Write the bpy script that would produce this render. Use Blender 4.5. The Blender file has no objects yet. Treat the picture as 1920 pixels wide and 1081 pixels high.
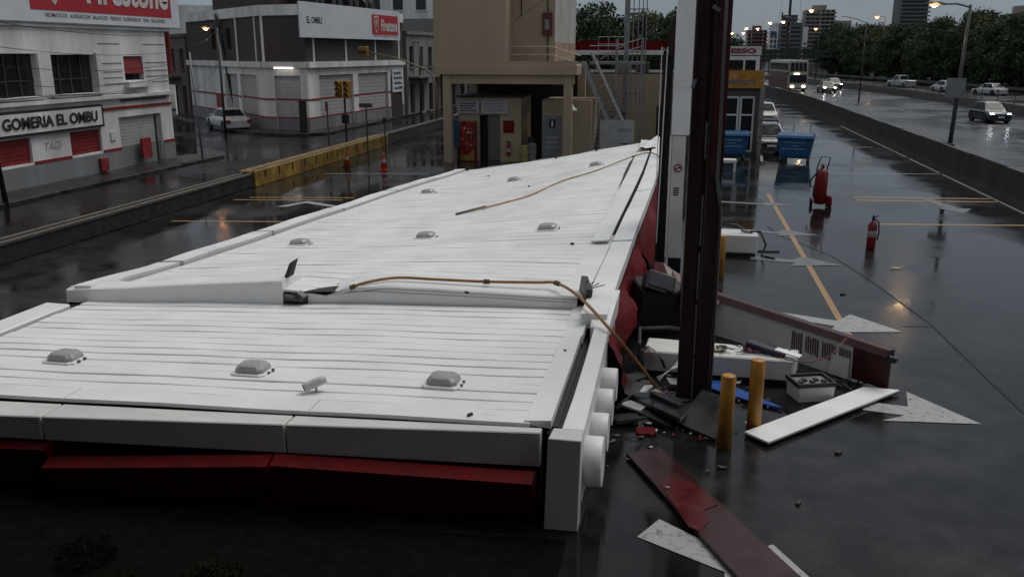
import bpy, bmesh, math, random
from mathutils import Vector, Matrix
random.seed(7)
R = math.radians
S = bpy.context.scene
COL = S.collection

# ------------------------------------------------------------------ camera
PITCH = math.atan(442 / 1650); YAW = math.atan2(328, 1708); CH = 5.0
cam = bpy.data.cameras.new('camera'); cam.sensor_width = 36; cam.lens = 36 * 1650 / 1920
cam.clip_start = 0.1; cam.clip_end = 4000
camo = bpy.data.objects.new('camera', cam); COL.objects.link(camo)
camo.location = (0, 0, CH); camo.rotation_euler = (math.pi / 2 - PITCH, 0, YAW)
S.camera = camo

# ------------------------------------------------------------------ sky: overcast dusk
w = bpy.data.worlds.new('World'); S.world = w; w.use_nodes = True
nt = w.node_tree; nt.nodes.clear()
def N(t, **k):
    n = nt.nodes.new(t)
    for a, b in k.items(): setattr(n, a, b)
    return n
out = N('ShaderNodeOutputWorld'); bg = N('ShaderNodeBackground')
tc = N('ShaderNodeTexCoord'); sep = N('ShaderNodeSeparateXYZ')
nt.links.new(tc.outputs['Generated'], sep.inputs[0])
mr = N('ShaderNodeMapRange'); mr.inputs[1].default_value = 0; mr.inputs[2].default_value = 1
mr.inputs[3].default_value = 0; mr.inputs[4].default_value = 1
nt.links.new(sep.outputs[2], mr.inputs[0])
ramp = N('ShaderNodeMix', data_type='RGBA')          # overcast luminance: the zenith about three times the horizon
ramp.inputs['A'].default_value = (1.95, 2.3, 2.72, 1); ramp.inputs['B'].default_value = (4.5, 4.65, 4.85, 1)
nt.links.new(mr.outputs[0], ramp.inputs['Factor'])
nz = N('ShaderNodeTexNoise'); nz.inputs['Scale'].default_value = 2.2; nz.inputs['Detail'].default_value = 5
mp = N('ShaderNodeMapping'); mp.inputs['Scale'].default_value = (1, 1, 4)
nt.links.new(tc.outputs['Generated'], mp.inputs[0]); nt.links.new(mp.outputs[0], nz.inputs['Vector'])
mr2 = N('ShaderNodeMapRange'); mr2.inputs[1].default_value = .3; mr2.inputs[2].default_value = .7
mr2.inputs[3].default_value = .86; mr2.inputs[4].default_value = 1.12
nt.links.new(nz.outputs[0], mr2.inputs[0])
mul = N('ShaderNodeMix', data_type='RGBA', blend_type='MULTIPLY'); mul.inputs['Factor'].default_value = 1
nt.links.new(ramp.outputs['Result'], mul.inputs['A']); nt.links.new(mr2.outputs[0], mul.inputs['B'])
sky = N('ShaderNodeTexSky', sky_type='NISHITA', sun_disc=False, sun_elevation=R(58), sun_rotation=R(40))
mixs = N('ShaderNodeMix', data_type='RGBA'); mixs.inputs['Factor'].default_value = .93
nt.links.new(sky.outputs[0], mixs.inputs['A']); nt.links.new(mul.outputs['Result'], mixs.inputs['B'])
nt.links.new(mixs.outputs['Result'], bg.inputs[0]); bg.inputs[1].default_value = .1
nt.links.new(bg.outputs[0], out.inputs[0])
sl = bpy.data.lights.new('sun', 'SUN'); sl.energy = 1.5; sl.angle = R(35); sl.color = (1, .965, .9)
so = bpy.data.objects.new('sun', sl); COL.objects.link(so)
so.rotation_euler = Vector((-math.sin(R(40)) * math.cos(R(58)), -math.cos(R(40)) * math.cos(R(58)), -math.sin(R(58)))).to_track_quat('-Z', 'Y').to_euler()
S.view_settings.view_transform = 'Standard'; S.view_settings.look = 'None'
S.view_settings.exposure = 0; S.view_settings.gamma = 1
S.render.engine = 'CYCLES'
S.cycles.use_denoising = True
S.cycles.max_bounces = 5; S.cycles.diffuse_bounces = 2; S.cycles.glossy_bounces = 3
S.cycles.sample_clamp_indirect = 4

# ------------------------------------------------------------------ photo survey: pixel -> metres (ground plan X across, Y along the highway)
_cp, _sp, _ca, _sa = math.cos(PITCH), math.sin(PITCH), math.cos(YAW), math.sin(YAW)
def ray(x, y):
    a, b, c = x - 960, 1650 * _cp - (y - 540) * _sp, -1650 * _sp - (y - 540) * _cp
    return Vector((a * _ca - b * _sa, a * _sa + b * _ca, c))
def g(x, y, z=0.0):
    d = ray(x, y); k = (z - CH) / d.z; return Vector((d.x * k, d.y * k, z))
def atY(x, y, Y):
    d = ray(x, y); k = Y / d.y; return Vector((d.x * k, Y, CH + d.z * k))
def atX(x, y, X):
    d = ray(x, y); k = X / d.x; return Vector((X, d.y * k, CH + d.z * k))

# ------------------------------------------------------------------ materials
MATS = {}
def mat(name, col, rough=.5, metal=0, var=.25, scale=3.0, bump=0, bscale=40, streak=False, emit=None, spec=.5, rvar=.1, alpha=None, coat=0):
    if name in MATS: return MATS[name]
    m = bpy.data.materials.new(name); m.use_nodes = True; t = m.node_tree
    b = t.nodes['Principled BSDF']; L = t.links.new
    b.inputs['Roughness'].default_value = rough; b.inputs['Metallic'].default_value = metal
    b.inputs['Specular IOR Level'].default_value = spec
    if coat: b.inputs['Coat Weight'].default_value = coat; b.inputs['Coat Roughness'].default_value = .08
    g_ = t.nodes.new('ShaderNodeNewGeometry')
    mpn = t.nodes.new('ShaderNodeMapping')
    if streak: mpn.inputs['Scale'].default_value = (1, 1, .12)
    L(g_.outputs['Position'], mpn.inputs[0])
    n = t.nodes.new('ShaderNodeTexNoise'); n.inputs['Scale'].default_value = scale; n.inputs['Detail'].default_value = 6; n.inputs['Roughness'].default_value = .62
    L(mpn.outputs[0], n.inputs['Vector'])
    mx = t.nodes.new('ShaderNodeMix'); mx.data_type = 'RGBA'
    mx.inputs['A'].default_value = (*[c * (1 - var) for c in col], 1); mx.inputs['B'].default_value = (*[min(1, c * (1 + var * .5)) for c in col], 1)
    r_ = t.nodes.new('ShaderNodeMapRange'); r_.inputs[1].default_value = .32; r_.inputs[2].default_value = .68
    L(n.outputs[0], r_.inputs[0]); L(r_.outputs[0], mx.inputs['Factor']); L(mx.outputs['Result'], b.inputs['Base Color'])
    rr = t.nodes.new('ShaderNodeMapRange'); rr.inputs[1].default_value = .3; rr.inputs[2].default_value = .7
    rr.inputs[3].default_value = max(.02, rough - rvar); rr.inputs[4].default_value = min(1, rough + rvar)
    L(n.outputs[0], rr.inputs[0]); L(rr.outputs[0], b.inputs['Roughness'])
    if bump:
        n2 = t.nodes.new('ShaderNodeTexNoise'); n2.inputs['Scale'].default_value = bscale; n2.inputs['Detail'].default_value = 3
        L(g_.outputs['Position'], n2.inputs['Vector'])
        bp = t.nodes.new('ShaderNodeBump'); bp.inputs['Strength'].default_value = bump; bp.inputs['Distance'].default_value = .02
        L(n2.outputs[0], bp.inputs['Height']); L(bp.outputs[0], b.inputs['Normal'])
    if emit:
        b.inputs['Emission Color'].default_value = (*emit[:3], 1); b.inputs['Emission Strength'].default_value = emit[3]
    MATS[name] = m; return m

def asphalt(name, dry, wet, puddle=.5, pscale=.22, rdry=.32, rwet=.1, spec=.5):
    m = bpy.data.materials.new(name); m.use_nodes = True; t = m.node_tree; b = t.nodes['Principled BSDF']; L = t.links.new
    g_ = t.nodes.new('ShaderNodeNewGeometry')
    def noise(s, d, rough=.55):
        n = t.nodes.new('ShaderNodeTexNoise'); n.inputs['Scale'].default_value = s; n.inputs['Detail'].default_value = d; n.inputs['Roughness'].default_value = rough
        L(g_.outputs['Position'], n.inputs['Vector']); return n
    def rng(src, a, b_, c, d):
        r_ = t.nodes.new('ShaderNodeMapRange'); r_.interpolation_type = 'SMOOTHSTEP'
        for i, v in enumerate((a, b_, c, d)): r_.inputs[i + 1].default_value = v
        L(src, r_.inputs[0]); return r_.outputs[0]
    big = noise(pscale, 5); fine = noise(55, 3); mid = noise(1.7, 5, .65)
    pud = rng(big.outputs[0], puddle - .07, puddle + .09, 0, 1)
    mx = t.nodes.new('ShaderNodeMix'); mx.data_type = 'RGBA'
    mx.inputs['A'].default_value = (*dry, 1); mx.inputs['B'].default_value = (*wet, 1); L(pud, mx.inputs['Factor'])
    gr = t.nodes.new('ShaderNodeMix'); gr.data_type = 'RGBA'; gr.blend_type = 'MULTIPLY'; gr.inputs['Factor'].default_value = 1
    L(mx.outputs['Result'], gr.inputs['A'])
    v = t.nodes.new('ShaderNodeMath'); v.operation = 'MULTIPLY'
    L(rng(mid.outputs[0], .3, .7, .5, 1.45), v.inputs[0]); L(rng(fine.outputs[0], .35, .65, .65, 1.35), v.inputs[1])
    L(v.outputs[0], gr.inputs['B']); L(gr.outputs['Result'], b.inputs['Base Color'])
    ro = t.nodes.new('ShaderNodeMath'); ro.operation = 'MULTIPLY_ADD'
    L(rng(big.outputs[0], puddle - .1, puddle + .1, rdry, rwet), ro.inputs[0]); L(rng(mid.outputs[0], .3, .7, .75, 1.2), ro.inputs[1]); ro.inputs[2].default_value = 0
    L(ro.outputs[0], b.inputs['Roughness'])
    b.inputs['IOR'].default_value = 1.36; b.inputs['Specular IOR Level'].default_value = spec
    bp = t.nodes.new('ShaderNodeBump'); bp.inputs['Distance'].default_value = .004
    L(rng(pud, 0, 1, .32, .03), bp.inputs['Strength']); L(fine.outputs[0], bp.inputs['Height'])
    rip = noise(2.6, 2); bp2 = t.nodes.new('ShaderNodeBump'); bp2.inputs['Distance'].default_value = .012; bp2.inputs['Strength'].default_value = .12
    L(rip.outputs[0], bp2.inputs['Height']); L(bp.outputs[0], bp2.inputs['Normal']); L(bp2.outputs[0], b.inputs['Normal'])
    MATS[name] = m; return m

M_LOT = asphalt('wet_asphalt', (.022, .022, .0222), (.010, .010, .0102), .48, .22, .19, .06, .42)
M_LOT2 = asphalt('wet_asphalt_strip', (.018, .0182, .0194), (.009, .009, .0096), .46, .3, .2, .07, .42)
M_ROAD = asphalt('wet_highway', (.062, .062, .066), (.04, .04, .044), .46, .12, .5, .2)
M_STREET = asphalt('wet_street', (.013, .013, .0135), (.008, .008, .008), .5, .2, .35, .12, .22)
M_PAVE = asphalt('wet_pavement', (.034, .033, .032), (.018, .018, .018), .52, .5, .4, .12)
def paintmark(name, col, wear):
    m = bpy.data.materials.new(name); m.use_nodes = True; t = m.node_tree; b = t.nodes['Principled BSDF']; L = t.links.new
    g_ = t.nodes.new('ShaderNodeNewGeometry'); n = t.nodes.new('ShaderNodeTexNoise'); n.inputs['Scale'].default_value = 9; n.inputs['Detail'].default_value = 8; n.inputs['Roughness'].default_value = .75
    L(g_.outputs['Position'], n.inputs['Vector'])
    r_ = t.nodes.new('ShaderNodeMapRange'); r_.inputs[1].default_value = wear - .08; r_.inputs[2].default_value = wear + .06
    L(n.outputs[0], r_.inputs[0])
    mx = t.nodes.new('ShaderNodeMix'); mx.data_type = 'RGBA'; mx.inputs['A'].default_value = (.05, .05, .05, 1); mx.inputs['B'].default_value = (*col, 1)
    L(r_.outputs[0], mx.inputs['Factor']); L(mx.outputs['Result'], b.inputs['Base Color']); b.inputs['Roughness'].default_value = .35
    MATS[name] = m; return m
M_WLINE = paintmark('worn_white_paint', (.36, .36, .36), .41)
M_WLINE2 = paintmark('worn_white_paint_faded', (.17, .175, .18), .45)
M_YLINE = paintmark('worn_yellow_paint', (.36, .21, .075), .40)
WHITE = mat('white_coated_metal', (.83, .83, .82), .42, var=.07, scale=.9, rvar=.12)
WHITE_SLAT = mat('white_slat_metal', (.85, .85, .84), .4, var=.05, scale=1.1, rvar=.12)
WHITE_D = mat('dirty_white_metal', (.66, .66, .64), .45, var=.12, scale=1.2)
def add_dirt(m, amount, scale):
    t = m.node_tree; b = t.nodes['Principled BSDF']; L = t.links.new; src = b.inputs['Base Color'].links[0].from_socket
    g_ = t.nodes.new('ShaderNodeNewGeometry'); n = t.nodes.new('ShaderNodeTexNoise'); n.inputs['Scale'].default_value = scale; n.inputs['Detail'].default_value = 9; n.inputs['Roughness'].default_value = .72
    mp_ = t.nodes.new('ShaderNodeMapping'); mp_.inputs['Scale'].default_value = (.45, 1.6, 1); L(g_.outputs['Position'], mp_.inputs[0]); L(mp_.outputs[0], n.inputs['Vector'])
    r_ = t.nodes.new('ShaderNodeMapRange'); r_.inputs[1].default_value = .57; r_.inputs[2].default_value = .74; r_.inputs[4].default_value = amount; L(n.outputs[0], r_.inputs[0])
    mx = t.nodes.new('ShaderNodeMix'); mx.data_type = 'RGBA'; L(r_.outputs[0], mx.inputs['Factor']); L(src, mx.inputs['A']); mx.inputs['B'].default_value = (.30, .285, .26, 1); L(mx.outputs['Result'], b.inputs['Base Color'])
add_dirt(WHITE, .3, 2.4); add_dirt(WHITE_SLAT, .25, 2.0); add_dirt(WHITE_D, .5, 3.5)
WALLW = mat('white_painted_render', (.72, .71, .69), .75, var=.32, scale=.8, streak=True, bump=.15, bscale=25)
WALLG = mat('grey_painted_dado', (.20, .21, .22), .7, var=.3, scale=.9, streak=True)
RED = mat('red_panel', (.13, .003, .004), .6, var=.35, scale=2.5, spec=.15)
RED_DEEP = mat('dark_red_fascia', (.20, .008, .01), .4, var=.35, scale=2)
REDP = mat('red_paint', (.24, .018, .02), .55, var=.3, scale=2)
MAROON = mat('maroon_steel', (.062, .014, .013), .38, var=.45, scale=3, streak=True)
BROWN = mat('brown_steel', (.030, .013, .012), .42, var=.5, scale=4, streak=True)
BLACK = mat('black_rubber', (.012, .012, .013), .5, var=.3)
DARK = mat('dark_grime', (.02, .02, .021), .6, var=.5, scale=3)
GREYD = mat('dark_grey_plastic', (.05, .053, .057), .4, var=.35)
GREYM = mat('grey_metal', (.22, .225, .23), .4, metal=.3, var=.3, scale=4)
STEEL = mat('galvanised_steel', (.34, .34, .34), .4, metal=.6, var=.35, scale=6)
YEL = mat('yellow_bollard_paint', (.5, .23, .03), .5, var=.32, scale=5, bump=.15, bscale=60)
YELW = mat('yellow_wall_paint', (.27, .165, .028), .6, var=.55, scale=1.6, bump=.2, bscale=20)
BEIGE = mat('beige_render', (.37, .285, .20), .8, var=.16, scale=.5, streak=True, bump=.1, bscale=30)
BEIGE_L = mat('pale_lit_render', (.43, .41, .38), .8, var=.25, scale=.7, bump=.1, bscale=30)
BEIGE_O = mat('salmon_render', (.38, .24, .16), .8, var=.3, scale=.9)
CONC = mat('wet_concrete', (.042, .04, .037), .55, var=.45, scale=1.2, streak=True, bump=.3, bscale=18)
BRICK = mat('brown_brick', (.055, .042, .037), .75, var=.3, scale=1.4, streak=True, bump=.3, bscale=12)
GLASS = mat('dark_glass', (.018, .02, .023), .08, var=.2)
CARGLASS = mat('car_glass', (.012, .014, .016), .1, var=.1, spec=.2)
PIPEO = mat('orange_hose', (.33, .16, .055), .45, var=.35, scale=8)
BLUE = mat('blue_plastic', (.018, .095, .22), .4, var=.3, scale=3)
BLUES = mat('blue_sheet', (.012, .07, .32), .35, var=.3)
ORANGE = mat('orange_plastic', (.55, .055, .02), .45, var=.2)
LENS = mat('grey_lamp_lens', (.36, .36, .355), .3, var=.12, scale=5)
AMBERB = mat('amber_signal_body', (.36, .17, .02), .5, var=.4, scale=6)
BOARD = mat('billboard_white', (.62, .65, .69), .5, var=.07, scale=.6)
BOARDR = mat('billboard_red', (.42, .02, .03), .5, var=.15, scale=.8)
BARK = mat('bark', (.035, .028, .02), .9, var=.4, scale=6)
LEAF = mat('leaf_dark', (.075, .1, .055), .9, spec=.15, var=.55, scale=.7)
LEAF2 = mat('leaf_olive', (.1, .115, .06), .9, spec=.15, var=.55, scale=.7)
LEAF3 = mat('leaf_deep', (.055, .078, .045), .9, spec=.15, var=.55, scale=.7)
INK = mat('black_lettering', (.015, .015, .016), .6, var=.1)
LAMP_O = mat('sodium_lamp', (1, .6, .3), .4, emit=(1, .42, .13, 90))
LAMP_W = mat('warm_white_lamp', (1, .8, .6), .4, emit=(1, .62, .3, 160))
LAMP_T = mat('white_tube_lamp', (1, 1, 1), .4, emit=(1, .93, .82, 3))
HEAD = mat('headlight_on', (1, 1, 1), .3, emit=(1, .85, .68, 30))
HEADB = mat('headlight_white', (1, 1, 1), .3, emit=(.8, .88, 1, 22))
HEADOFF = mat('headlight_clear', (.5, .5, .5), .15)
TAIL = mat('tail_light_red', (.25, .01, .01), .3)

# ------------------------------------------------------------------ mesh helpers
class MB:
    def __init__(s): s.v = []; s.f = []; s.m = []; s.mi = 0
    def add(s, vs, fs):
        o = len(s.v); s.v += [Vector(p) for p in vs]; s.f += [[i + o for i in q] for q in fs]; s.m += [s.mi] * len(fs); return s
    def box(s, x0, x1, y0, y1, z0, z1):
        return s.hexa([(x0, y0, z0), (x1, y0, z0), (x1, y1, z0), (x0, y1, z0), (x0, y0, z1), (x1, y0, z1), (x1, y1, z1), (x0, y1, z1)])
    def hexa(s, p):
        return s.add(p, [(0, 3, 2, 1), (4, 5, 6, 7), (0, 1, 5, 4), (1, 2, 6, 5), (2, 3, 7, 6), (3, 0, 4, 7)])
    def obox(s, c, size, rz=0, rx=0, ry=0):
        m = Matrix.Translation(Vector(c)) @ Matrix.Rotation(rz, 4, 'Z') @ Matrix.Rotation(ry, 4, 'Y') @ Matrix.Rotation(rx, 4, 'X')
        a, b, d = [q / 2 for q in size]
        P = [(-a, -b, -d), (a, -b, -d), (a, b, -d), (-a, b, -d), (-a, -b, d), (a, -b, d), (a, b, d), (-a, b, d)]
        return s.hexa([m @ Vector(q) for q in P])
    def tube(s, pts, r, n=8, cap=True):
        pts = [Vector(p) for p in pts]; rs = r if isinstance(r, (list, tuple)) else [r] * len(pts)
        vs = []; fs = []; prev = None
        for i, p in enumerate(pts):
            d = (pts[min(i + 1, len(pts) - 1)] - pts[max(i - 1, 0)]).normalized()
            if prev is None: a = d.orthogonal().normalized()
            else: a = (prev - d * prev.dot(d)).normalized()
            prev = a; b = d.cross(a)
            for k in range(n):
                t = 2 * math.pi * k / n; vs.append(p + (a * math.cos(t) + b * math.sin(t)) * rs[i])
        for i in range(len(pts) - 1):
            for k in range(n):
                k2 = (k + 1) % n; fs.append((i * n + k, i * n + k2, (i + 1) * n + k2, (i + 1) * n + k))
        if cap: fs.append(tuple(range(n - 1, -1, -1))); fs.append(tuple((len(pts) - 1) * n + k for k in range(n)))
        return s.add(vs, fs)
    def lathe(s, prof, c=(0, 0, 0), n=16, axis='Z', cap=True):
        vs = []; fs = []; c = Vector(c)
        for r_, h in prof:
            for k in range(n):
                t = 2 * math.pi * k / n; x, y = r_ * math.cos(t), r_ * math.sin(t)
                vs.append(c + Vector({'Z': (x, y, h), 'Y': (x, h, y), 'X': (h, x, y)}[axis]))
        for i in range(len(prof) - 1):
            for k in range(n):
                k2 = (k + 1) % n; fs.append((i * n + k, i * n + k2, (i + 1) * n + k2, (i + 1) * n + k))
        if cap and prof[0][0] > 1e-4: fs.append(tuple(range(n - 1, -1, -1)))
        if cap and prof[-1][0] > 1e-4: fs.append(tuple((len(prof) - 1) * n + k for k in range(n)))
        return s.add(vs, fs)
    def prism(s, poly, d):          # closed polygon (3D points) pushed along d
        n = len(poly); d = Vector(d); a = [Vector(p) for p in poly]
        return s.add(a + [p + d for p in a], [tuple(range(n - 1, -1, -1)), tuple(range(n, 2 * n))] + [(i, (i + 1) % n, n + (i + 1) % n, n + i) for i in range(n)])
    def loft(s, secs, cap=True, closed=True):
        n = len(secs[0]); vs = [p for q in secs for p in q]; fs = []
        for i in range(len(secs) - 1):
            for k in range(n if closed else n - 1):
                k2 = (k + 1) % n; fs.append((i * n + k, i * n + k2, (i + 1) * n + k2, (i + 1) * n + k))
        if cap and closed: fs.append(tuple(range(n - 1, -1, -1))); fs.append(tuple((len(secs) - 1) * n + k for k in range(n)))
        return s.add(vs, fs)
    def grid(s, rows): return s.loft(rows, cap=False, closed=False)
    def build(s, name, m, parent=None, smooth=False, bevel=0, seg=1):
        base = origin_of(parent)
        me = bpy.data.meshes.new(name)
        me.from_pydata([tuple(v - base) for v in s.v], [], s.f)
        bm = bmesh.new(); bm.from_mesh(me)
        bmesh.ops.recalc_face_normals(bm, faces=bm.faces)
        if bevel: bmesh.ops.bevel(bm, geom=[e for e in bm.edges if len(e.link_faces) == 2 and e.calc_face_angle(0) > .6], offset=bevel, segments=seg, affect='EDGES', profile=.6)
        bm.to_mesh(me); bm.free()
        if len(s.m) == len(me.polygons):
            for p, k in zip(me.polygons, s.m): p.material_index = k
        for q in (m if isinstance(m, (list, tuple)) else [m]): me.materials.append(q)
        if smooth:
            for p in me.polygons: p.use_smooth = True
        o = bpy.data.objects.new(name, me); COL.objects.link(o)
        if parent: o.parent = parent
        return o
def origin_of(o):
    v = Vector((0, 0, 0))
    while o is not None: v += o.location; o = o.parent
    return v
def tag(o, label=None, cat=None, group=None, kind=None):
    if label: o['label'] = label
    if cat: o['category'] = cat
    if group: o['group'] = group
    if kind: o['kind'] = kind
    return o
def thing(name, loc, label, cat, group=None):
    o = bpy.data.objects.new(name, None); COL.objects.link(o); o.location = loc; o.empty_display_size = .2
    return tag(o, label, cat, group)
def copy_tree(o, parent=None):
    c = o.copy(); COL.objects.link(c); c.parent = parent
    for ch in [x for x in bpy.data.objects if x.parent == o]: copy_tree(ch, c)
    return c
def sheet(name, poly, z, m):
    b = MB(); b.add([(p[0], p[1], z) for p in poly], [tuple(range(len(poly)))]); return b.build(name, m)
class Fac:                        # a facade: s metres along A->B, z up, d metres outwards
    def __init__(s, A, B, flip=False):
        s.A = Vector((A[0], A[1], 0)); d = Vector((B[0] - A[0], B[1] - A[1], 0)); s.L = d.length; s.d = d / s.L
        s.n = Vector((s.d.y, -s.d.x, 0)) * (-1 if flip else 1)
    def p(s, a, z, d=0): return s.A + s.d * a + s.n * d + Vector((0, 0, z))
    def box(s, mb, a0, a1, z0, z1, d0, d1):
        return mb.hexa([s.p(a0, z0, d1), s.p(a1, z0, d1), s.p(a1, z0, d0), s.p(a0, z0, d0), s.p(a0, z1, d1), s.p(a1, z1, d1), s.p(a1, z1, d0), s.p(a0, z1, d0)])
    def wall(s, mb, a0, a1, z0, z1, holes, th=.25):
        xs = sorted({a0, a1} | {h for q in holes for h in q[:2]}); zs = sorted({z0, z1} | {h for q in holes for h in q[2:]})
        full = [[not any(q[0] <= (xs[i] + xs[i + 1]) / 2 <= q[1] and q[2] <= (zs[j] + zs[j + 1]) / 2 <= q[3] for q in holes) for j in range(len(zs) - 1)] for i in range(len(xs) - 1)]
        def F(i, j): return 0 <= i < len(xs) - 1 and 0 <= j < len(zs) - 1 and full[i][j]
        for i in range(len(xs) - 1):
            for j in range(len(zs) - 1):
                if not full[i][j]: continue
                a, b, c, d = xs[i], xs[i + 1], zs[j], zs[j + 1]
                mb.add([s.p(a, c), s.p(b, c), s.p(b, d), s.p(a, d)], [(0, 1, 2, 3)])
                mb.add([s.p(a, c, -th), s.p(b, c, -th), s.p(b, d, -th), s.p(a, d, -th)], [(3, 2, 1, 0)])
                for di, dj, e in ((-1, 0, ((a, c), (a, d))), (1, 0, ((b, c), (b, d))), (0, -1, ((a, c), (b, c))), (0, 1, ((a, d), (b, d)))):
                    if not F(i + di, j + dj):
                        (p0, q0), (p1, q1) = e
                        mb.add([s.p(p0, q0), s.p(p1, q1), s.p(p1, q1, -th), s.p(p0, q0, -th)], [(0, 1, 2, 3)])
        return mb
def text(name, body, origin, right, up, height, m, parent, width=None, bold=0, shear=0, extrude=.01, center=False):
    c = bpy.data.curves.new('t', 'FONT'); c.body = body; c.size = 1; c.offset = bold; c.shear = shear; c.extrude = 0; c.resolution_u = 3
    o = bpy.data.objects.new('t', c); me = bpy.data.meshes.new_from_object(o)
    bpy.data.objects.remove(o); bpy.data.curves.remove(c)
    xs = [v.co.x for v in me.vertices]; ys = [v.co.y for v in me.vertices]
    x0, x1, y0, y1 = min(xs), max(xs), min(ys), max(ys)
    sy = height / (y1 - y0); sx = (width / (x1 - x0)) if width else sy
    right = Vector(right).normalized(); up = Vector(up).normalized(); n = right.cross(up); base = origin_of(parent)
    O = Vector(origin) - right * ((x1 - x0) * sx / 2 if center else 0)
    for v in me.vertices:
        v.co = O + right * (v.co.x - x0) * sx + up * (v.co.y - y0) * sy + n * extrude - base
    me.name = name; me.materials.clear(); me.materials.append(m)
    q = bpy.data.objects.new(name, me); COL.objects.link(q); q.parent = parent
    return q

# ================================================================== the setting
def struct(o): o['kind'] = 'structure'; return o
struct(sheet('ground', [(-900, -40), (900, -40), (900, 2500), (-900, 2500)], 0, M_LOT))
def bend(Y): return 0 if Y < 75 else -((Y - 75) ** 2) * .0011 if Y < 200 else -17.2 - (Y - 200) * .275
Ys = [10, 30, 50, 75, 90, 105, 120, 140, 160, 180, 200, 240, 300, 400]
def ribbon(name, x0, x1, z, m):
    b = MB(); b.grid([[(x0 + bend(Y), Y, z), (x1 + bend(Y), Y, z)] for Y in Ys]); return struct(b.build(name, m))
struct(sheet('foreground_shade_sheet', [(-11, 5.2), (-1.0, 5.2), (-1.0, 8.3), (-11, 7.6)], .004, mat('shade_black', (.007, .006, .005), .8, var=.5, scale=6, bump=.6, bscale=14, spec=.03)))  # near-black matte sheet, paints the deep shade in front of the fascia
ribbon('highway_near_carriageway', 11.45, 27.0, .006, M_ROAD)
ribbon('highway_far_carriageway', 27.6, 43.0, .006, M_ROAD)
struct(sheet('side_street', [(-22, -5), (-16.6, -5), (-16.6, 120), (-21.6, 120), (-21.6, 52), (-23, 50.5), (-26, 50.6), (-60, 84), (-62, 74), (-22, 41.5)], .005, M_STREET))
pv = MB(); pv.box(-24.4, -22.2, 5, 40.3, -.02, .12); struct(pv.build('pavement', M_PAVE, bevel=.02))
pv = MB(); pv.prism([(-22.0, 53.2, -.02), (-21.4, 120, -.02), (-23, 120, -.02), (-24, 54.4, -.02)], (0, 0, .14))
pv.prism([(-22.0, 53.2, -.02), (-24, 54.4, -.02), (-26.9, 54.9, -.02), (-60, 88, -.02), (-61, 86, -.02), (-26.6, 52.0, -.02), (-23.4, 51.6, -.02)], (0, 0, .14))
struct(pv.build('corner_pavement', M_PAVE))

# ------------------------------------------------------------------ painted markings
def strip(name, a, b, wdt, m, label, group=None, z=.005):
    a, b = Vector(a[:2]), Vector(b[:2]); n = Vector((-(b - a).y, (b - a).x)).normalized() * wdt / 2
    return tag(sheet(name, [a + n, a - n, b - n, b + n], z, m), label, 'marking', group)
strip('painted_line', (3.16, 14.6), (3.16, 33.2), .13, M_YLINE, 'long yellow line painted down the forecourt through the white arrows')
for y0, lab in ((33.0, 'far line of the twin yellow bay lines beyond the small extinguisher'), (32.3, 'near line of the twin yellow bay lines beyond the small extinguisher')):
    strip('bay_line', (6.1, y0), (10.9, y0 + .55), .2, M_YLINE, lab)
strip('bay_line', (5.95, 27.75), (10.75, 28.45), .17, M_YLINE, 'single yellow bay line starting at the small extinguisher')
strip('bay_line', (7.6, 51), (10.2, 51.3), .16, M_YLINE, 'yellow bay line beside the tilted blue waste bin')
strip('bay_line', (8.0, 63.6), (10.6, 63.9), .2, M_YLINE, 'yellow bay line beside the parked white hatchback')
strip('bay_line', (6.3, 39.6), (10.9, 40.2), .1, M_WLINE, 'white cross line just beyond the wheeled extinguisher')
strip('bay_line', (-15.3, 24.2), (-11.2, 24.85), .13, M_YLINE, 'yellow bay line nearest the puddles by the dark low wall')
strip('bay_line', (-15.1, 28.9), (-11.4, 29.5), .13, M_YLINE, 'far line of the twin yellow bay lines beside the yellow wall')
strip('bay_line', (-15.4, 28.3), (-11.6, 28.95), .13, M_YLINE, 'near line of the twin yellow bay lines beside the yellow wall')
strip('bay_line', (-15.0, 35.4), (-10.6, 36.2), .1, M_WLINE, 'white cross line by the traffic cones')
for i, (a, b) in enumerate(((28, 40.2), (40.6, 46), (46.6, 66))):
    strip('edge_line', (10.9, a), (10.9, b), .12, M_WLINE, 'white edge line along the foot of the concrete barrier', 'edge line dashes')
strip('bay_line', (3.75, 43.5), (3.95, 46.3), .12, M_WLINE, 'short white line between the two blue waste bins')
for i, Y in enumerate((38, 52, 66, 82, 100)):
    strip('lane_dash', (19.3, Y), (19.3, Y + 5), .14, M_WLINE2, 'faint white lane dash on the wet highway', 'lane dashes', .011)
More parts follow.
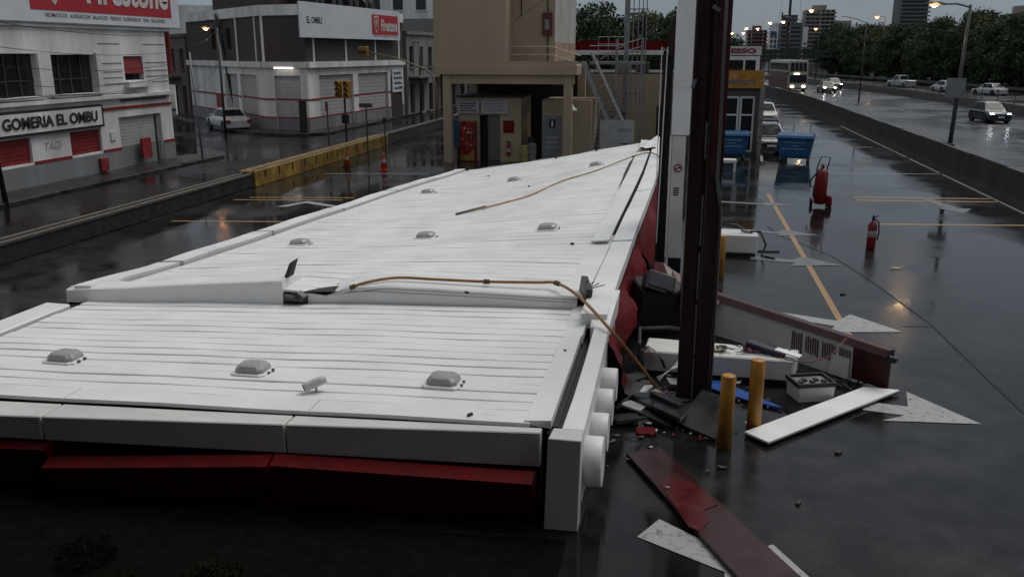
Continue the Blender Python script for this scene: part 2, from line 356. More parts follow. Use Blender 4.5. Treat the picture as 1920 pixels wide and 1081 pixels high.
for lab, poly, m in (
    ('white arrow across the yellow line, just beyond the fallen sign panel', [(1.9, 17.28), (1.95, 17.58), (3.1, 17.12), (3.42, 17.62), (4.18, 16.62), (2.8, 16.34), (3.0, 16.75)], M_WLINE),
    ('bright white arrowhead touching the end of the white plank', [(2.75, 12.6), (2.85, 12.95), (3.42, 12.85), (3.54, 13.47), (4.28, 12.38), (2.95, 12.25), (3.3, 12.5)], M_WLINE),
    ('white arrow across the yellow line beside the fallen white dispenser', [(1.8, 22.2), (1.85, 22.6), (2.85, 22.35), (3.1, 22.75), (3.95, 21.95), (2.7, 21.65), (2.85, 22.0)], M_WLINE2),
    ('faint white arrow across the yellow line behind the fallen white dispenser', [(1.3, 25.9), (1.3, 26.25), (2.8, 25.95), (3.0, 26.3), (3.95, 25.65), (2.7, 25.35), (2.85, 25.65)], M_WLINE2),
    ('faintest white arrow, the last one along the yellow line', [(1.4, 30.9), (1.4, 31.25), (2.8, 31.0), (2.95, 31.35), (3.9, 30.75), (2.7, 30.45), (2.85, 30.7)], M_WLINE2),
    ('white arrow tail lying under the middle of the red plank', [(-.27, 8.5), (-.05, 8.92), (.75, 8.3), (1.14, 8.62), (1.5, 7.95), (.6, 7.5), (.62, 8.0)], M_WLINE),
    ('white arrow in the bay beyond the twin yellow lines by the barrier', [(8.35, 33.0), (8.65, 31.2), (8.35, 31.25), (9.0, 30.2), (9.5, 31.15), (9.1, 31.2), (8.75, 33.0)], M_WLINE2),
    ('white bent arrow in the bay beside the leaning canopy edge', [(-13.3, 27.2), (-12.72, 28.5), (-11.0, 27.6), (-11.15, 27.35), (-12.62, 28.1), (-12.95, 27.25)], M_WLINE)):
    tag(sheet('painted_arrow', poly, .0085, m), lab, 'marking', 'arrows painted on the forecourt')
sm = MB()
seam = [g(1440, 425), g(1455, 437), g(1470, 445), g(1500, 455), g(1560, 480), g(1600, 505), g(1660, 545), g(1750, 612), g(1830, 690), g(1920, 775)]
struct(sheet('forecourt_strip', [(2.6, 66), (11.1, 66), (11.1, 9)] + [(5.2, 9)] + [(p.x, p.y) for p in reversed(seam)] + [(2.6, 30)], .0025, M_LOT2))
for i in range(len(seam) - 1):
    a, b = seam[i], seam[i + 1]; n = Vector((-(b - a).y, (b - a).x, 0)).normalized() * .018
    sm.add([a + n + Vector((0, 0, .004)), a - n + Vector((0, 0, .004)), b - n + Vector((0, 0, .004)), b + n + Vector((0, 0, .004))], [(0, 1, 2, 3)])
tag(sm.build('asphalt_seam', mat('tar', (.005, .005, .005), .5, spec=.15)), 'dark tar seam curving across the forecourt', 'marking')
strip('asphalt_seam', g(1690, 611), g(1752, 612), .03, MATS['tar'], 'short straight tar seam running from the arrow to the curved seam', z=.0045)

# ------------------------------------------------------------------ low wall on the left
lw = thing('low_wall', (-16.3, 28, 0), 'low kerb wall along the side street, dark at one end and yellow beyond', 'wall')
b = MB(); b.box(-16.75, -16.1, -5, 31.2, 0, .46); b.build('dark_section', DARK, lw, bevel=.02)
b = MB(); b.box(-16.78, -16.07, -5, 31.2, .462, .5); b.build('coping', mat('pale_coping', (.035, .033, .031), .5, var=.4), lw)
b = MB(); b.box(-16.7, -16.0, 31.2, 47, 0, .62); b.build('yellow_section', YELW, lw, bevel=.02)
b = MB(); b.box(-16.62, -16.2, 47, 95, 0, .6); b.build('far_section', CONC, lw, bevel=.02)
for xx, z in ((-16.15, .64), (-16.5, .6)):
    b = MB(); b.tube([(xx, -5, .53), (xx, 31, .53), (xx, 31.3, z + .02), (xx, 95, z + .02)], .022, 6); b.build('rail', mat('rusty_rail', (.2, .165, .13), .45, var=.3, scale=5), lw)
for k in range(12):
    b = MB(); b.box(-16.0, -15.985, 32 + k * 1.25, 32.1 + k * 1.25, .28, .56); b.build('bracket', DARK, lw)

# ================================================================== the collapsed canopy
CN = thing('collapsed_canopy', (-5, 21, 0), 'collapsed white slatted filling station canopy folded across the forecourt', 'canopy')
TT = [0, .25, .5, .8, 1]
ROWS = [(13, -.95, -10, (1.30, 1.36, 1.40, 1.25, 1.14)), (15, -.9, -9.9, (1.38, 1.36, 1.27, 1.12, 1.02)), (18, -.8, -9.75, (1.54, 1.36, 1.14, 1.0, .93)),
        (23, -.66, -9.4, (1.70, 1.44, 1.10, .90, .82)), (28, -.64, -9.1, (1.80, 1.5, 1.05, .79, .69)), (33.6, -.68, -8.7, (1.84, 1.5, 1.10, .70, .5))]
def cr(p0, p1, p2, p3, t): return .5 * (2 * p1 + (p2 - p0) * t + (2 * p0 - 5 * p1 + 4 * p2 - p3) * t * t + (3 * p1 - p0 - 3 * p2 + p3) * t ** 3)
def interp(xs, ys, x):
    x = max(xs[0], min(xs[-1], x)); i = 0
    while i < len(xs) - 2 and x > xs[i + 1]: i += 1
    f = (x - xs[i]) / (xs[i + 1] - xs[i])
    return cr(ys[max(i - 1, 0)], ys[i], ys[i + 1], ys[min(i + 2, len(ys) - 1)], f)
RY = [r_[0] for r_ in ROWS]
def XR(Y): return interp(RY, [r_[1] for r_ in ROWS], Y)
def XL(Y): return interp(RY, [r_[2] for r_ in ROWS], Y)
def zfar(t, Y): return interp(TT, [interp(RY, [r_[3][k] for r_ in ROWS], Y) for k in range(5)], t) - .22 * math.exp(-((t - .525) / .045) ** 2) * max(0, 1 - (Y - 13) / 1.6) + .012 * math.sin(Y * 2.1 + t * 5) * math.sin(t * 9 + Y * .7)
def ridgeY(X): return 13.25 + .075 * (X + 1)          # the fold runs slightly askew
def frontY(X): return 8.86 + .046 * (X + 1.3)
def far_pt(t, s, dz=0):                               # s 0..1 from the fold to the far end
    Yc = 13 + (33.6 - 13) * s; X = XR(Yc) + (XL(Yc) - XR(Yc)) * t
    return Vector((X, Yc + (ridgeY(X) - 13) * (1 - s), zfar(t, Yc) + dz))
def znear(X, Y):
    t = (-X - .9) / 9.1; e = (Y - 8.8) / 4.3
    return 1.055 + .05 * e - .05 * max(0, t) * (1 - e) - (.13 * e) * max(0, t - .35) / .65 + .006 * math.sin(X * 2.3 + Y)
NT0, NT1 = -1.55, -9.62                               # slatted field of the near deck
# near deck slats
ns = 15
for k in range(ns):
    rows = []; dz = random.uniform(-.007, .007); tl = random.uniform(-.008, .006); gp = random.choice((.002, .004, .008, .016))
    e0, e1 = k / ns, (k + 1) / ns
    for j in range(13):
        X = NT0 + (NT1 - NT0) * j / 12
        a, c = frontY(X) + .36, ridgeY(X) - .01
        y0, y1 = a + (c - a) * e0, a + (c - a) * e1; wv = .004 * math.sin(X * 3 + k * 1.7)
        rows.append([(X, y0 + .004, znear(X, y0) - .045), (X, y0 + .006, znear(X, y0) - .008 + dz + wv), (X, y0 + .014, znear(X, y0) + dz + wv), (X, y1 - .018 - gp, znear(X, y1) + dz + tl + wv), (X, y1 - .008 - gp, znear(X, y1) - .012 + dz + tl), (X, y1 - .006 - gp, znear(X, y1) - .045)])
    b = MB(); b.grid(rows); b.build('slat', WHITE_SLAT, CN)
# far deck slats
nf = 70
for k in range(nf):
    rows = []; dz = random.uniform(-.007, .007); tl = random.uniform(-.006, .006)
    for j in range(15):
        t = .085 + (.93 - .085) * j / 14
        s0, s1 = k / nf, (k + 1) / nf; e = .0011
        wv = (.004 + .008 * max(0, t - .25)) * math.sin(t * 26 + k * 1.3)
        rows.append([far_pt(t, s0 + e * .2, -.045), far_pt(t, s0 + e * .25, -.012 + dz + wv), far_pt(t, s0 + e, dz + wv), far_pt(t, s1 - e * 1.3, dz + tl + wv), far_pt(t, s1 - e * .7, -.014 + dz), far_pt(t, s1 - e * .6, -.045)])
    b = MB(); b.grid(rows); b.build('slat', WHITE_SLAT, CN)
# backing under the slats
b = MB(); b.grid([[far_pt(.05 + .875 * t / 10, s / 20, -.05) for t in range(11)] for s in range(21)])
b.grid([[(X, frontY(X) + .1 + (ridgeY(X) - frontY(X) - .1) * e / 4, znear(X, 9) - .06) for X in (-1.2, -3, -5, -7, -9.9)] for e in range(5)])
b.build('deck_backing', DARK, CN)
# flat trim panels: strip of the far deck between two fractions
def trim(name, t0, t1, s0, s1, dz, th, m, lift0=0, lift1=0, n=8):
    b = MB(); rows = []
    for i in range(n + 1):
        s = s0 + (s1 - s0) * i / n; l = lift0 + (lift1 - lift0) * i / n
        p, q = far_pt(t0, s, dz + l), far_pt(t1, s, dz + l * .6)
        rows.append([p, q, q - Vector((0, 0, th)), p - Vector((0, 0, th))])
    b.loft(rows); return b.build(name, m, CN)
# left edge: inner flat strip, dark gap, outer cap pieces
trim('border_strip', .926, .936, 0, 1, .012, .03, WHITE)
cuts = [0, .12, .29, .47, .66, .83, 1]
for i in range(6):
    trim('edge_cap', .951, 1.0, cuts[i] + .003, cuts[i + 1] - .003, .05 + .02 * random.random(), .12, WHITE, .02 * random.random(), .02 * random.random())
trim('border_strip', .953, .985, .0, .03, .1, .1, WHITE)
# right edge: inner flat strip and outer cap pieces
trim('border_strip', .045, .088, 0, .2, .012, .03, WHITE)
trim('border_strip', .055, .088, .2, 1, .008, .03, WHITE_D)
cuts = [-.05, .17, .42, .7, .86, 1.0]
for i in range(5):
    trim('edge_cap', 0, .042, cuts[i] + .002, cuts[i + 1] - .002, .03, .22, WHITE, (.0, .03, .05, .02, .05)[i], (.03, .05, .03, .04, .09)[i])
# raised long plank on the right with a dark gap along it
b = MB(); rows = []
for i in range(9):
    s = .165 + (.80 - .165) * i / 8; l = .10 + .06 * math.sin(i / 8 * 3.1)
    p, q = far_pt(.048, s, l), far_pt(.086 + .012 * i / 8, s, l - .02)
    rows.append([p, q, q - Vector((0, 0, .03)), p - Vector((0, 0, .03))])
b.loft(rows); b.build('lifted_plank', WHITE, CN)
b = MB(); rows = []
for i in range(9):
    s = .45 + .4 * i / 8; p, q = far_pt(.10, s, .012), far_pt(.10 + .012 * math.sin(i / 8 * 3.14), s, .014); rows.append([p, q])
b.grid(rows); b.build('torn_gap', DARK, CN)
# crumpled sheet over the far right corner
b = MB(); rows = []
for i in range(9):
    s = .84 + .165 * i / 8
    rows.append([far_pt(-.035 + .135 * j / 8, s, .10 + .05 * math.sin(j * 1.9 + i * .8) + .05 * math.cos(i * 1.3 - j)) for j in range(9)])
b.grid(rows); b.build('crumpled_sheet', WHITE, CN, smooth=True)
# far end edge
b = MB(); b.grid([[far_pt(t / 12, 1, .02 + .03 * math.sin(t * 2.1)), far_pt(t / 12, 1.004, -.3)] for t in range(13)]); b.build('end_fascia', WHITE_D, CN)
for t, h in ((.5, .22), (.31, .3), (.93, .2)):
    p = far_pt(t, .985); b = MB(); b.tube([p + Vector((0, 0, -.05)), p + Vector((.02, 0, h))], .035, 6); b.build('bracket_stub', BLACK, CN)
# fold: upstanding faces between the near and far deck
def fold(name, xs, lo, hi, off):
    b = MB(); rows = []
    for X, l, h in zip(xs, lo, hi):
        Y = ridgeY(X) - off; z = znear(X, Y)
        zt = z + h; zd = zt + .03
        rows.append([(X, Y, z + l), (X, Y + .015, zt - .02), (X, Y + .05, zt), (X, Y + .35, zt + .01), (X, Y + .8, far_z(X, Y + .8) + .012), (X, Y + .8, z - .05), (X, Y + .2, z - .05)])
    b.loft(rows); return b.build(name, WHITE, CN)
def far_z(X, Y):
    Yc = max(13, Y - (ridgeY(X) - 13)); t = (X - XR(Yc)) / (XL(Yc) - XR(Yc)); return zfar(t, Yc)
fold('fold_panel', [-10.0, -9, -8, -7, -6.25], [-.02] * 5, [.20, .25, .31, .36, .40], .05)
xs_ = [-5.95, -5.6, -5.2, -4.6, -4, -3, -2, -1.5]
fold('fold_panel', xs_, [-.02] * 8, [max(.03, far_z(X, ridgeY(X) + .02) + .012 - znear(X, ridgeY(X))) for X in xs_], .0)
# torn gap in the fold: dark hole, bent flap, sheared bracket
Yg = ridgeY(-6.1)
b = MB(); b.box(-6.27, -5.85, Yg - .03, Yg + .5, 1.0, 1.2); b.build('torn_hole', BLACK, CN)
b = MB(); b.prism([(-6.3, Yg + .12, 1.42), (-6.2, Yg + .1, 1.46), (-6.15, Yg + .2, 1.72), (-6.24, Yg + .25, 1.66)], (.03, .14, .02)); b.build('bent_flap', BLACK, CN)
b = MB(); b.obox((-6.05, Yg - .06, 1.17), (.3, .12, .05), .2, .2, .15); b.obox((-5.93, Yg - .05, 1.2), (.16, .1, .1), -.3, .1, .5); b.build('bent_bracket', GREYD, CN)
b = MB(); b.obox((-1.38, ridgeY(-1.4) + .1, 1.38), (.1, .5, .3), .3, .2, .1); b.build('torn_hole', BLACK, CN)
for a in range(4):
    b = MB(); p = Vector((-1.38 + a * .03, ridgeY(-1.4) + .02, 1.45)); b.tube([p, p + Vector((.03 + .06 * a, .05, .12 - .02 * a))], .008, 5); b.build('torn_wire', BLACK, CN)
# near deck: front border panels with joints
fj = [-1.5, -4.05, -7.1, -10.2]
for i in range(3):
    b = MB(); xs = [fj[i] + (fj[i + 1] - fj[i]) * k / 5 for k in range(6)]; xs[0] -= .006; xs[-1] += .006
    b.loft([[(X, frontY(X) + .02, znear(X, 8.8) + .006), (X, frontY(X) + .352, znear(X, 9.1) + .004), (X, frontY(X) + .352, znear(X, 9.1) - .04), (X, frontY(X) + .02, znear(X, 8.8) - .04)] for X in xs]); b.build('border_panel', WHITE, CN)
# right border of the near deck, two panels
for (ya, yb, dx) in ((8.9, 11.75, 0), (11.76, 13.4, .02)):
    b = MB(); ys = [ya + (yb - ya) * k / 6 for k in range(7)]
    b.loft([[(-1.27 + dx, y, znear(-1.2, y) + .035 + .09 * max(0, y - 11) / 2.4), (-1.56 - .02 * math.sin(y), y, znear(-1.5, y) + .02), (-1.56, y, znear(-1.5, y) - .03), (-1.27 + dx, y, znear(-1.2, y) - .06)] for y in ys]); b.build('border_panel', WHITE, CN)
# left border of the near deck
b = MB(); b.loft([[(-9.68, y, znear(-9.7, y) + .05), (-10.12, y, znear(-10, y) + .06), (-10.12, y, znear(-10, y) - .25), (-9.68, y, znear(-9.7, y) - .05)] for y in (8.4, 9.5, 10.9, 12.2)]); b.build('border_panel', WHITE, CN, bevel=.02)
# front fascia: white boxed segments, red bevelled panels under them
segs = [(-1.36, -4.2), (-4.22, -7.08), (-7.1, -10.3)]
for i, (a, c) in enumerate(segs):
    b = MB(); rows = []
    for X in (a, (a + c) / 2, c):
        Y = 8.70 + .09 * (X + 1.36) - .0; zt = 1.04 - .01 * (-X); h = .44 - .02 * (-X)
        rows.append([(X, Y, zt), (X, frontY(X) - .01, zt - .005), (X, frontY(X) - .01, zt - h), (X, Y + .01, zt - h)])
    b.loft(rows); b.build('white_fascia', WHITE_D, CN, bevel=.012)
for i, (a, c, dy, za, zc_) in enumerate(((-1.4, -4.3, 0, .62, .675), (-4.33, -7.0, -.02, .67, .50), (-7.02, -10.3, .1, .665, .64))):
    b = MB(); rows = []
    for X in (a, (a + c) / 2, c):
        Y = 8.42 + .075 * (X + 1.4) + dy; zt = za + (zc_ - za) * (X - a) / (c - a)
        rows.append([(X, Y + .16, zt), (X, Y, zt - .07), (X, Y + .2, .02), (X, Y + .35, .02), (X, Y + .4, zt - .1)])
    b.loft(rows); b.build('red_fascia', RED, CN)
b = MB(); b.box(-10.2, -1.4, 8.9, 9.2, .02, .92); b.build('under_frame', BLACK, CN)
# right fascia: end box with its channel letters
b = MB(); b.loft([[(x0, y, zt), (x1, y, zt + .0), (x1 - .02, y, zb), (x0 - .04, y, zb)] for y, x0, x1, zt, zb in ((8.48, -1.24, -.89, 1.07, .0), (8.75, -1.22, -.89, 1.075, .0))]); b.build('fascia_end', WHITE_D, CN, bevel=.008)
b = MB(); b.loft([[(x0, y, zt), (-.89, y, zt), (-.9, y, .2), (x0 + .02, y, zt - .1)] for y, x0, zt in ((8.75, -1.13, 1.075), (9.6, -1.11, 1.11), (10.8, -1.1, 1.17), (11.9, -1.1, 1.25))]); b.build('side_fascia', WHITE, CN, bevel=.006)
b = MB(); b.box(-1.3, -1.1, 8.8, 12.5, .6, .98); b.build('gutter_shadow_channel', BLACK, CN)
b = MB(); b.loft([[(x0, y, zt), (-.9 + .02 * k, y, zt - .01), (-.92, y, .4), (x0, y, zt - .2)] for k, (y, x0, zt) in enumerate(((11.95, -1.16, 1.23), (12.8, -1.2, 1.31), (13.6, -1.2, 1.36)))]); b.build('side_fascia', WHITE, CN)
for k, (y, h) in enumerate(((9.0, .56), (9.68, .46), (10.34, .46), (11.0, .44))):
    c = Vector((0, y, .60 + .05 * k)); b = MB()
    prof = [(h / 2 * .3, -.93), (h / 2, -.92), (h / 2, -.71), (h / 2 * .96, -.695), (h / 2 * .6, -.695)]
    b.lathe([(r_, x) for r_, x in prof], (0, c.y, c.z), 28, 'X'); lt = b.build('channel_letter', WHITE, CN)
    for p in lt.data.polygons: p.use_smooth = abs(p.normal.x) < .3
# side hanging red skin, crumpled, along the right side
for (y0, y1, seed, bulge) in ((11.7, 17.2, 1, .28), (17.3, 25.5, 2, .3), (25.6, 33.0, 3, .2)):
    rnd = random.Random(seed); rows = []; n = 16
    for i in range(n + 1):
        y = y0 + (y1 - y0) * i / n; zt = zfar(0, max(13, y)) - .16 if y > 13 else 1.12; row = []
        for j in range(7):
            f = j / 6; x = XR(max(13, y)) + .02 + bulge * math.sin(f * 2.2) * (.6 + .5 * math.sin(i * .9 + seed)) + rnd.uniform(-.04, .04) * (f > 0)
            row.append((x, y + rnd.uniform(-.1, .1) * f, zt * (1 - f * (.8 + .2 * math.sin(i * .7))) + .02))
        rows.append(row)
    b = MB(); b.grid(rows); b.build('torn_red_skin', mat('skin_red', (.15, .006, .01), .5, var=.4, spec=.25), CN, smooth=True)
# left and rear skirts, resting on the ground
b = MB(); b.grid([[far_pt(1.0, s / 12, .02), far_pt(1.0, s / 12, -.12) + Vector((-.02, 0, 0)), Vector((far_pt(1, s / 12).x + .05, far_pt(1, s / 12).y, .01))] for s in range(13)]); b.build('side_skirt', RED_DEEP, CN)
b = MB(); b.grid([[(-10.1, y, .9), (-10.05, y, .01)] for y in (8.4, 10, 12.4)]); b.build('side_skirt', RED_DEEP, CN)
b = MB()
for i in range(8):
    s0, s1 = i / 8, (i + 1) / 8
    b.grid([[far_pt(t / 5 * .94 + .04, s, -.1) for t in range(6)] for s in (s0, s1)])
b.build('truss_core', BLACK, CN)
for X in (-2.4, -5, -7.6):
    for Y in (11, 17, 24, 31):
        b = MB(); zt = (znear(X, Y) if Y < 13 else far_z(X, Y)) - .08; b.box(X - .1, X + .1, Y - .1, Y + .1, 0, zt); b.build('crushed_support', BLACK, CN)

# bulkhead lamps on the slats
def deck_frame(X, Y):
    f = (lambda x, y: znear(x, y)) if Y < 12.5 else far_z
    z = f(X, Y); e = .2
    dx = Vector((2 * e, 0, f(X + e, Y) - f(X - e, Y))).normalized(); dy = Vector((0, 2 * e, f(X, Y + e) - f(X, Y - e))).normalized()
    n = dx.cross(dy).normalized(); dy = n.cross(dx)
    return Vector((X, Y, z)), dx, dy, n
def bulkhead(X, Y, rz=0):
    o, dx, dy, n = deck_frame(X, Y)
    cx = dx * math.cos(rz) + dy * math.sin(rz); cy = n.cross(cx)
    def ring(a, b_, ch, h): return [o + cx * x + cy * y + n * h for x, y in ((-a + ch, -b_), (a - ch, -b_), (a, -b_ + ch), (a, b_ - ch), (a - ch, b_), (-a + ch, b_), (-a, b_ - ch), (-a, -b_ + ch))]
    b = MB(); b.loft([ring(.235, .205, .05, -.02), ring(.235, .205, .05, .022), ring(.225, .195, .05, .03)]); f = b.build('lamp_frame', WHITE, CN)
    b = MB(); b.loft([ring(.195, .168, .05, .028), ring(.19, .163, .055, .075), ring(.16, .135, .06, .115), ring(.1, .08, .04, .13)]); b.build('lamp_lens', LENS, f, bevel=.008)
    b = MB()
    for sx in (-.06, .06): p = o + cx * .24 + cy * sx; b.obox(p + n * .015, (.03, .04, .03), rz)
    b.build('lamp_clip', GREYD, f)
for X in (-2.75, -5.28, -8.0): bulkhead(X, 9.85, .0)
for X, Y in ((-2.7, 18.05), (-5.35, 18.0), (-7.95, 17.3)): bulkhead(X, Y)
for X, Y in ((-2.67, 28.1), (-5.25, 27.7), (-7.6, 25.9)): bulkhead(X, Y)
# security camera on the near deck
o, dx, dy, n = deck_frame(-4.2, 9.35); sc = None
b = MB(); p0 = o + n * .075 + Vector((-.13, -.07, -.01)); p1 = o + n * .085 + Vector((.1, .06, .06))
b.tube([p0, p0 + (p1 - p0) * .1, p0 + (p1 - p0) * .8, p1], [.048, .056, .056, .04], 12); sc = b.build('security_camera', WHITE_D, CN)
d = (p1 - p0).normalized()
b = MB(); b.tube([p0 - d * .012, p0 + d * .01], .043, 12); b.build('camera_lens', BLACK, sc)
b = MB(); b.tube([p0 + d * .14 - n * .03, p0 + d * .15 - n * .12], .018, 8); b.build('camera_bracket', WHITE_D, sc)
# small bits lying about on the deck: dark clips
for X, Y in ((-2.2, 8.95), (-1.42, 11.2), (-3.2, 12.9), (-2.0, 16.6), (-6.6, 30), (-4.4, 25.6)):
    o, dx, dy, n = deck_frame(X, Y); b = MB(); b.obox(o + n * .018, (.07, .03, .035), random.random() * 3); b.build('clip', BLACK, CN)

# pipes lying on the canopy
def pipe(label, pts, r_, joints, m=PIPEO):
    P = [Vector(p) for p in pts]; sm_ = []
    for i in range(len(P) - 1):
        for k in range(6):
            q = [P[max(i - 1, 0)], P[i], P[i + 1], P[min(i + 2, len(P) - 1)]]; sm_.append(Vector([cr(q[0][a], q[1][a], q[2][a], q[3][a], k / 6) for a in range(3)]))
    sm_.append(P[-1])
    t = thing('pipe', P[0], label, 'pipe')
    b = MB(); b.tube(sm_, r_, 8); b.build('tube', m, t, smooth=True)
    for j in joints:
        q = sm_[j]; d_ = (sm_[min(j + 1, len(sm_) - 1)] - sm_[max(j - 1, 0)]).normalized()
        b = MB(); b.tube([q - d_ * .05, q + d_ * .05], r_ * 1.7, 10); b.build('coupling', mat('dull_brass', (.16, .10, .05), .4, metal=.5, var=.3), t)
    return t
pipe('orange pipe along the canopy fold, bent over its edge down to the ground', [(-5.1, 12.95, 1.36), (-4.9, 13.05, 1.42), (-4.45, 13.25, 1.47), (-3.8, 13.3, 1.46), (-2.98, 13.35, 1.45), (-2.2, 13.45, 1.45), (-1.85, 13.42, 1.46), (-1.4, 12.7, 1.45), (-.85, 11.7, 1.28), (-.5, 12.0, .75), (-.08, 12.4, .06)], .024, [0, 24, 36])
def on(X, Y, h=.03): return Vector((X, Y, far_z(X, Y) + h))
pipe('thin orange pipe sprawled across the far half of the canopy', [on(-5.2, 21.4), on(-4.6, 22.3), on(-3.95, 23.2), on(-3.4, 25.4), on(-2.5, 26.6), on(-1.5, 28.2, .12), on(-1.0, 28.4, .16), on(-.66, 27.6, .1)], .02, [30])
q0, q1 = on(-5.45, 21.0, .03), on(-4.9, 21.9, .05); b = MB(); b.tube([q0, q1], .03, 6); tag(b.build('pipe_sleeve', GREYD), 'short dark sleeve at the end of the thin orange pipe', 'pipe')

# ================================================================== columns and wreckage
col = thing('canopy_column', (.3, 12.4, 0), 'dark brown steel column standing bare between the wreck and the bollards', 'column')
X0, X1, Y0 = .09, .55, 12.25; HT = 7.2
b = MB(); b.box(X0, X0 + .19, Y0, Y0 + .42, 0, HT); b.build('left_channel', BROWN, col, bevel=.012)
b = MB(); b.box(X0 + .25, X1, Y0 - .01, Y0 + .42, 0, HT); b.build('right_channel', BROWN, col, bevel=.012)
b = MB(); b.box(X0 + .19, X0 + .25, Y0 + .06, Y0 + .4, 0, HT); b.build('web', MAROON, col)
for z0, z1 in ((.05, .75), (.8, 1.55), (1.62, 2.3), (2.4, 3.1), (3.6, 4.1)):
    b = MB(); b.box(X0 + .205, X0 + .235, Y0 + .03, Y0 + .06, z0, z1); b.build('cover_strip', GREYM, col)
b = MB(); b.prism([(X1 - .17, Y0 - .012, 3.4), (X1 + .005, Y0 - .012, 3.4), (X1 + .005, Y0 - .012, HT), (X1 - .13, Y0 - .012, HT)], (0, -.012, 0)); b.build('cladding', MAROON, col)
b = MB(); b.tube([(X1 + .02, Y0 + .1, 0), (X1 + .02, Y0 + .08, 1.9), (X1 + .01, Y0 + .02, 2.9), (X1 - .06, Y0 - .03, 3.35), (X1 - .06, Y0 - .035, 3.9), (X1 - .075, Y0 - .035, 5.0), (X1 - .09, Y0 - .035, HT)], .024, 8); b.build('conduit', mat('grey_conduit', (.11, .11, .11), .4, var=.3), col, smooth=True)
b = MB(); b.obox((X0 + .02, Y0 - .01, 4.6), (.05, .03, .12), 0, 0, .3); b.obox((X0 + .26, Y0 - .03, 5.55), (.1, .05, .05), .4, .2, .5); b.build('torn_bracket', GREYM, col)
b = MB(); b.box(X0 - .12, X1 + .12, Y0 - .12, Y0 + .5, .0, .03); b.build('base_plate', DARK, col)

c2 = thing('clad_column', (-.02, 18.3, 0), 'white boxed column with a no smoking sticker beside the brown column', 'column')
Yc = 18.1
def px_box(mb, xa, ya, xb, yb, Y, dep):
    p, q = atY(xa, ya, Y), atY(xb, yb, Y); return mb.box(p.x, q.x, Y, Y + dep, q.z, p.z)
a0, a1 = atY(1256, 300, Yc).x, atY(1291, 300, Yc).x
zj, zb = atY(1270, 254, Yc).z, atY(1270, 484, Yc).z
b = MB(); b.box(a0 - .0, a1 + .0, Yc, Yc + .4, zj + .01, 7.0); b.build('upper_cladding', WHITE, c2, bevel=.01)
b = MB(); b.box(a0 + .03, a1 - .07, Yc + .03, Yc + .4, zb, zj); b.build('lower_cladding', WHITE_D, c2, bevel=.01)
b = MB(); b.box(a0 - .02, a0 + .022, Yc + .05, Yc + .42, zb + .02, zj - .02); b.build('corner_strip', WHITE, c2)
b = MB(); b.box(a0 - .17, a0 - .025, Yc + .1, Yc + .45, 0, 5.2); b.build('open_side', BLACK, c2)
b = MB(); b.box(a0 - .22, a0 - .17, Yc - .03, Yc + .4, .2, 5.0); b.build('side_cladding', BROWN, c2)
b = MB(); b.tube([(a0 - .2, Yc - .05, 1.2), (a0 - .17, Yc - .05, 3.0), (a0 - .14, Yc - .05, 5.1)], .012, 6); b.build('loose_trim', WHITE_D, c2)
b = MB(); b.tube([(a0 - .25, Yc - .05, 2.4), (a0 - .25, Yc - .05, 5.1), (a0 - .12, Yc, 5.0)], .01, 6); b.build('loose_trim', WHITE_D, c2)
b = MB(); b.prism([(a0 - .22, Yc + .05, 5.0), (a0, Yc + .05, 4.9), (a0, Yc + .05, 5.75), (a0 - .1, Yc + .05, 5.5)], (0, .3, 0)); b.build('torn_cap', BROWN, c2)
b = MB(); b.box(a0 + .05, a1 - .05, Yc + .05, Yc + .38, 0, zb); b.build('core', BLACK, c2)
st = Vector(((a0 + a1) / 2 - .02, Yc + .026, atY(1268, 315, Yc).z))
b = MB(); b.lathe([(.062, 0), (.085, 0), (.085, -.006), (.062, -.006), (.062, 0)], st, 24, 'Y', cap=False); b.obox(st + Vector((0, -.003, 0)), (.018, .006, .12), 0, 0, .8); s_ = b.build('no_smoking_sticker', mat('sticker_red', (.3, .02, .03), .5), c2)
b = MB(); b.obox(st + Vector((0, .001, 0)), (.09, .004, .018), 0, 0, -.2); b.build('cigarette_mark', INK, s_)
b = MB()
p = st + Vector((.0, -.003, -.42))
for k in range(4): b.box(p.x - .07, p.x + .05 - .02 * (k % 2), p.y, p.y + .004, p.z - k * .045, p.z - k * .045 + .025)
tag(b.build('notice_lettering', INK, c2), kind='stuff')

for (X, Y, H, lab) in ((.73, 10.95, 1.0, 'yellow bollard beside the broad end of the red plank'), (1.15, 11.63, 1.0, 'yellow bollard between the blue sheet and the white plank'), (.98, 20.0, 1.02, 'yellow bollard half hidden behind the brown column, by the fallen dispenser')):
    t = thing('bollard', (X, Y, 0), lab, 'bollard', 'yellow bollards')
    b = MB(); b.lathe([(.096, 0), (.096, H - .012), (.088, H)], (X, Y, 0), 24); o_ = b.build('post', YEL, t)
    for p in o_.data.polygons: p.use_smooth = abs(p.normal.z) < .5
    b = MB(); b.lathe([(.094, H - .003), (.08, H + .006), (.001, H + .012)], (X, Y, 0), 24); b.build('cap', YEL, t, smooth=True)

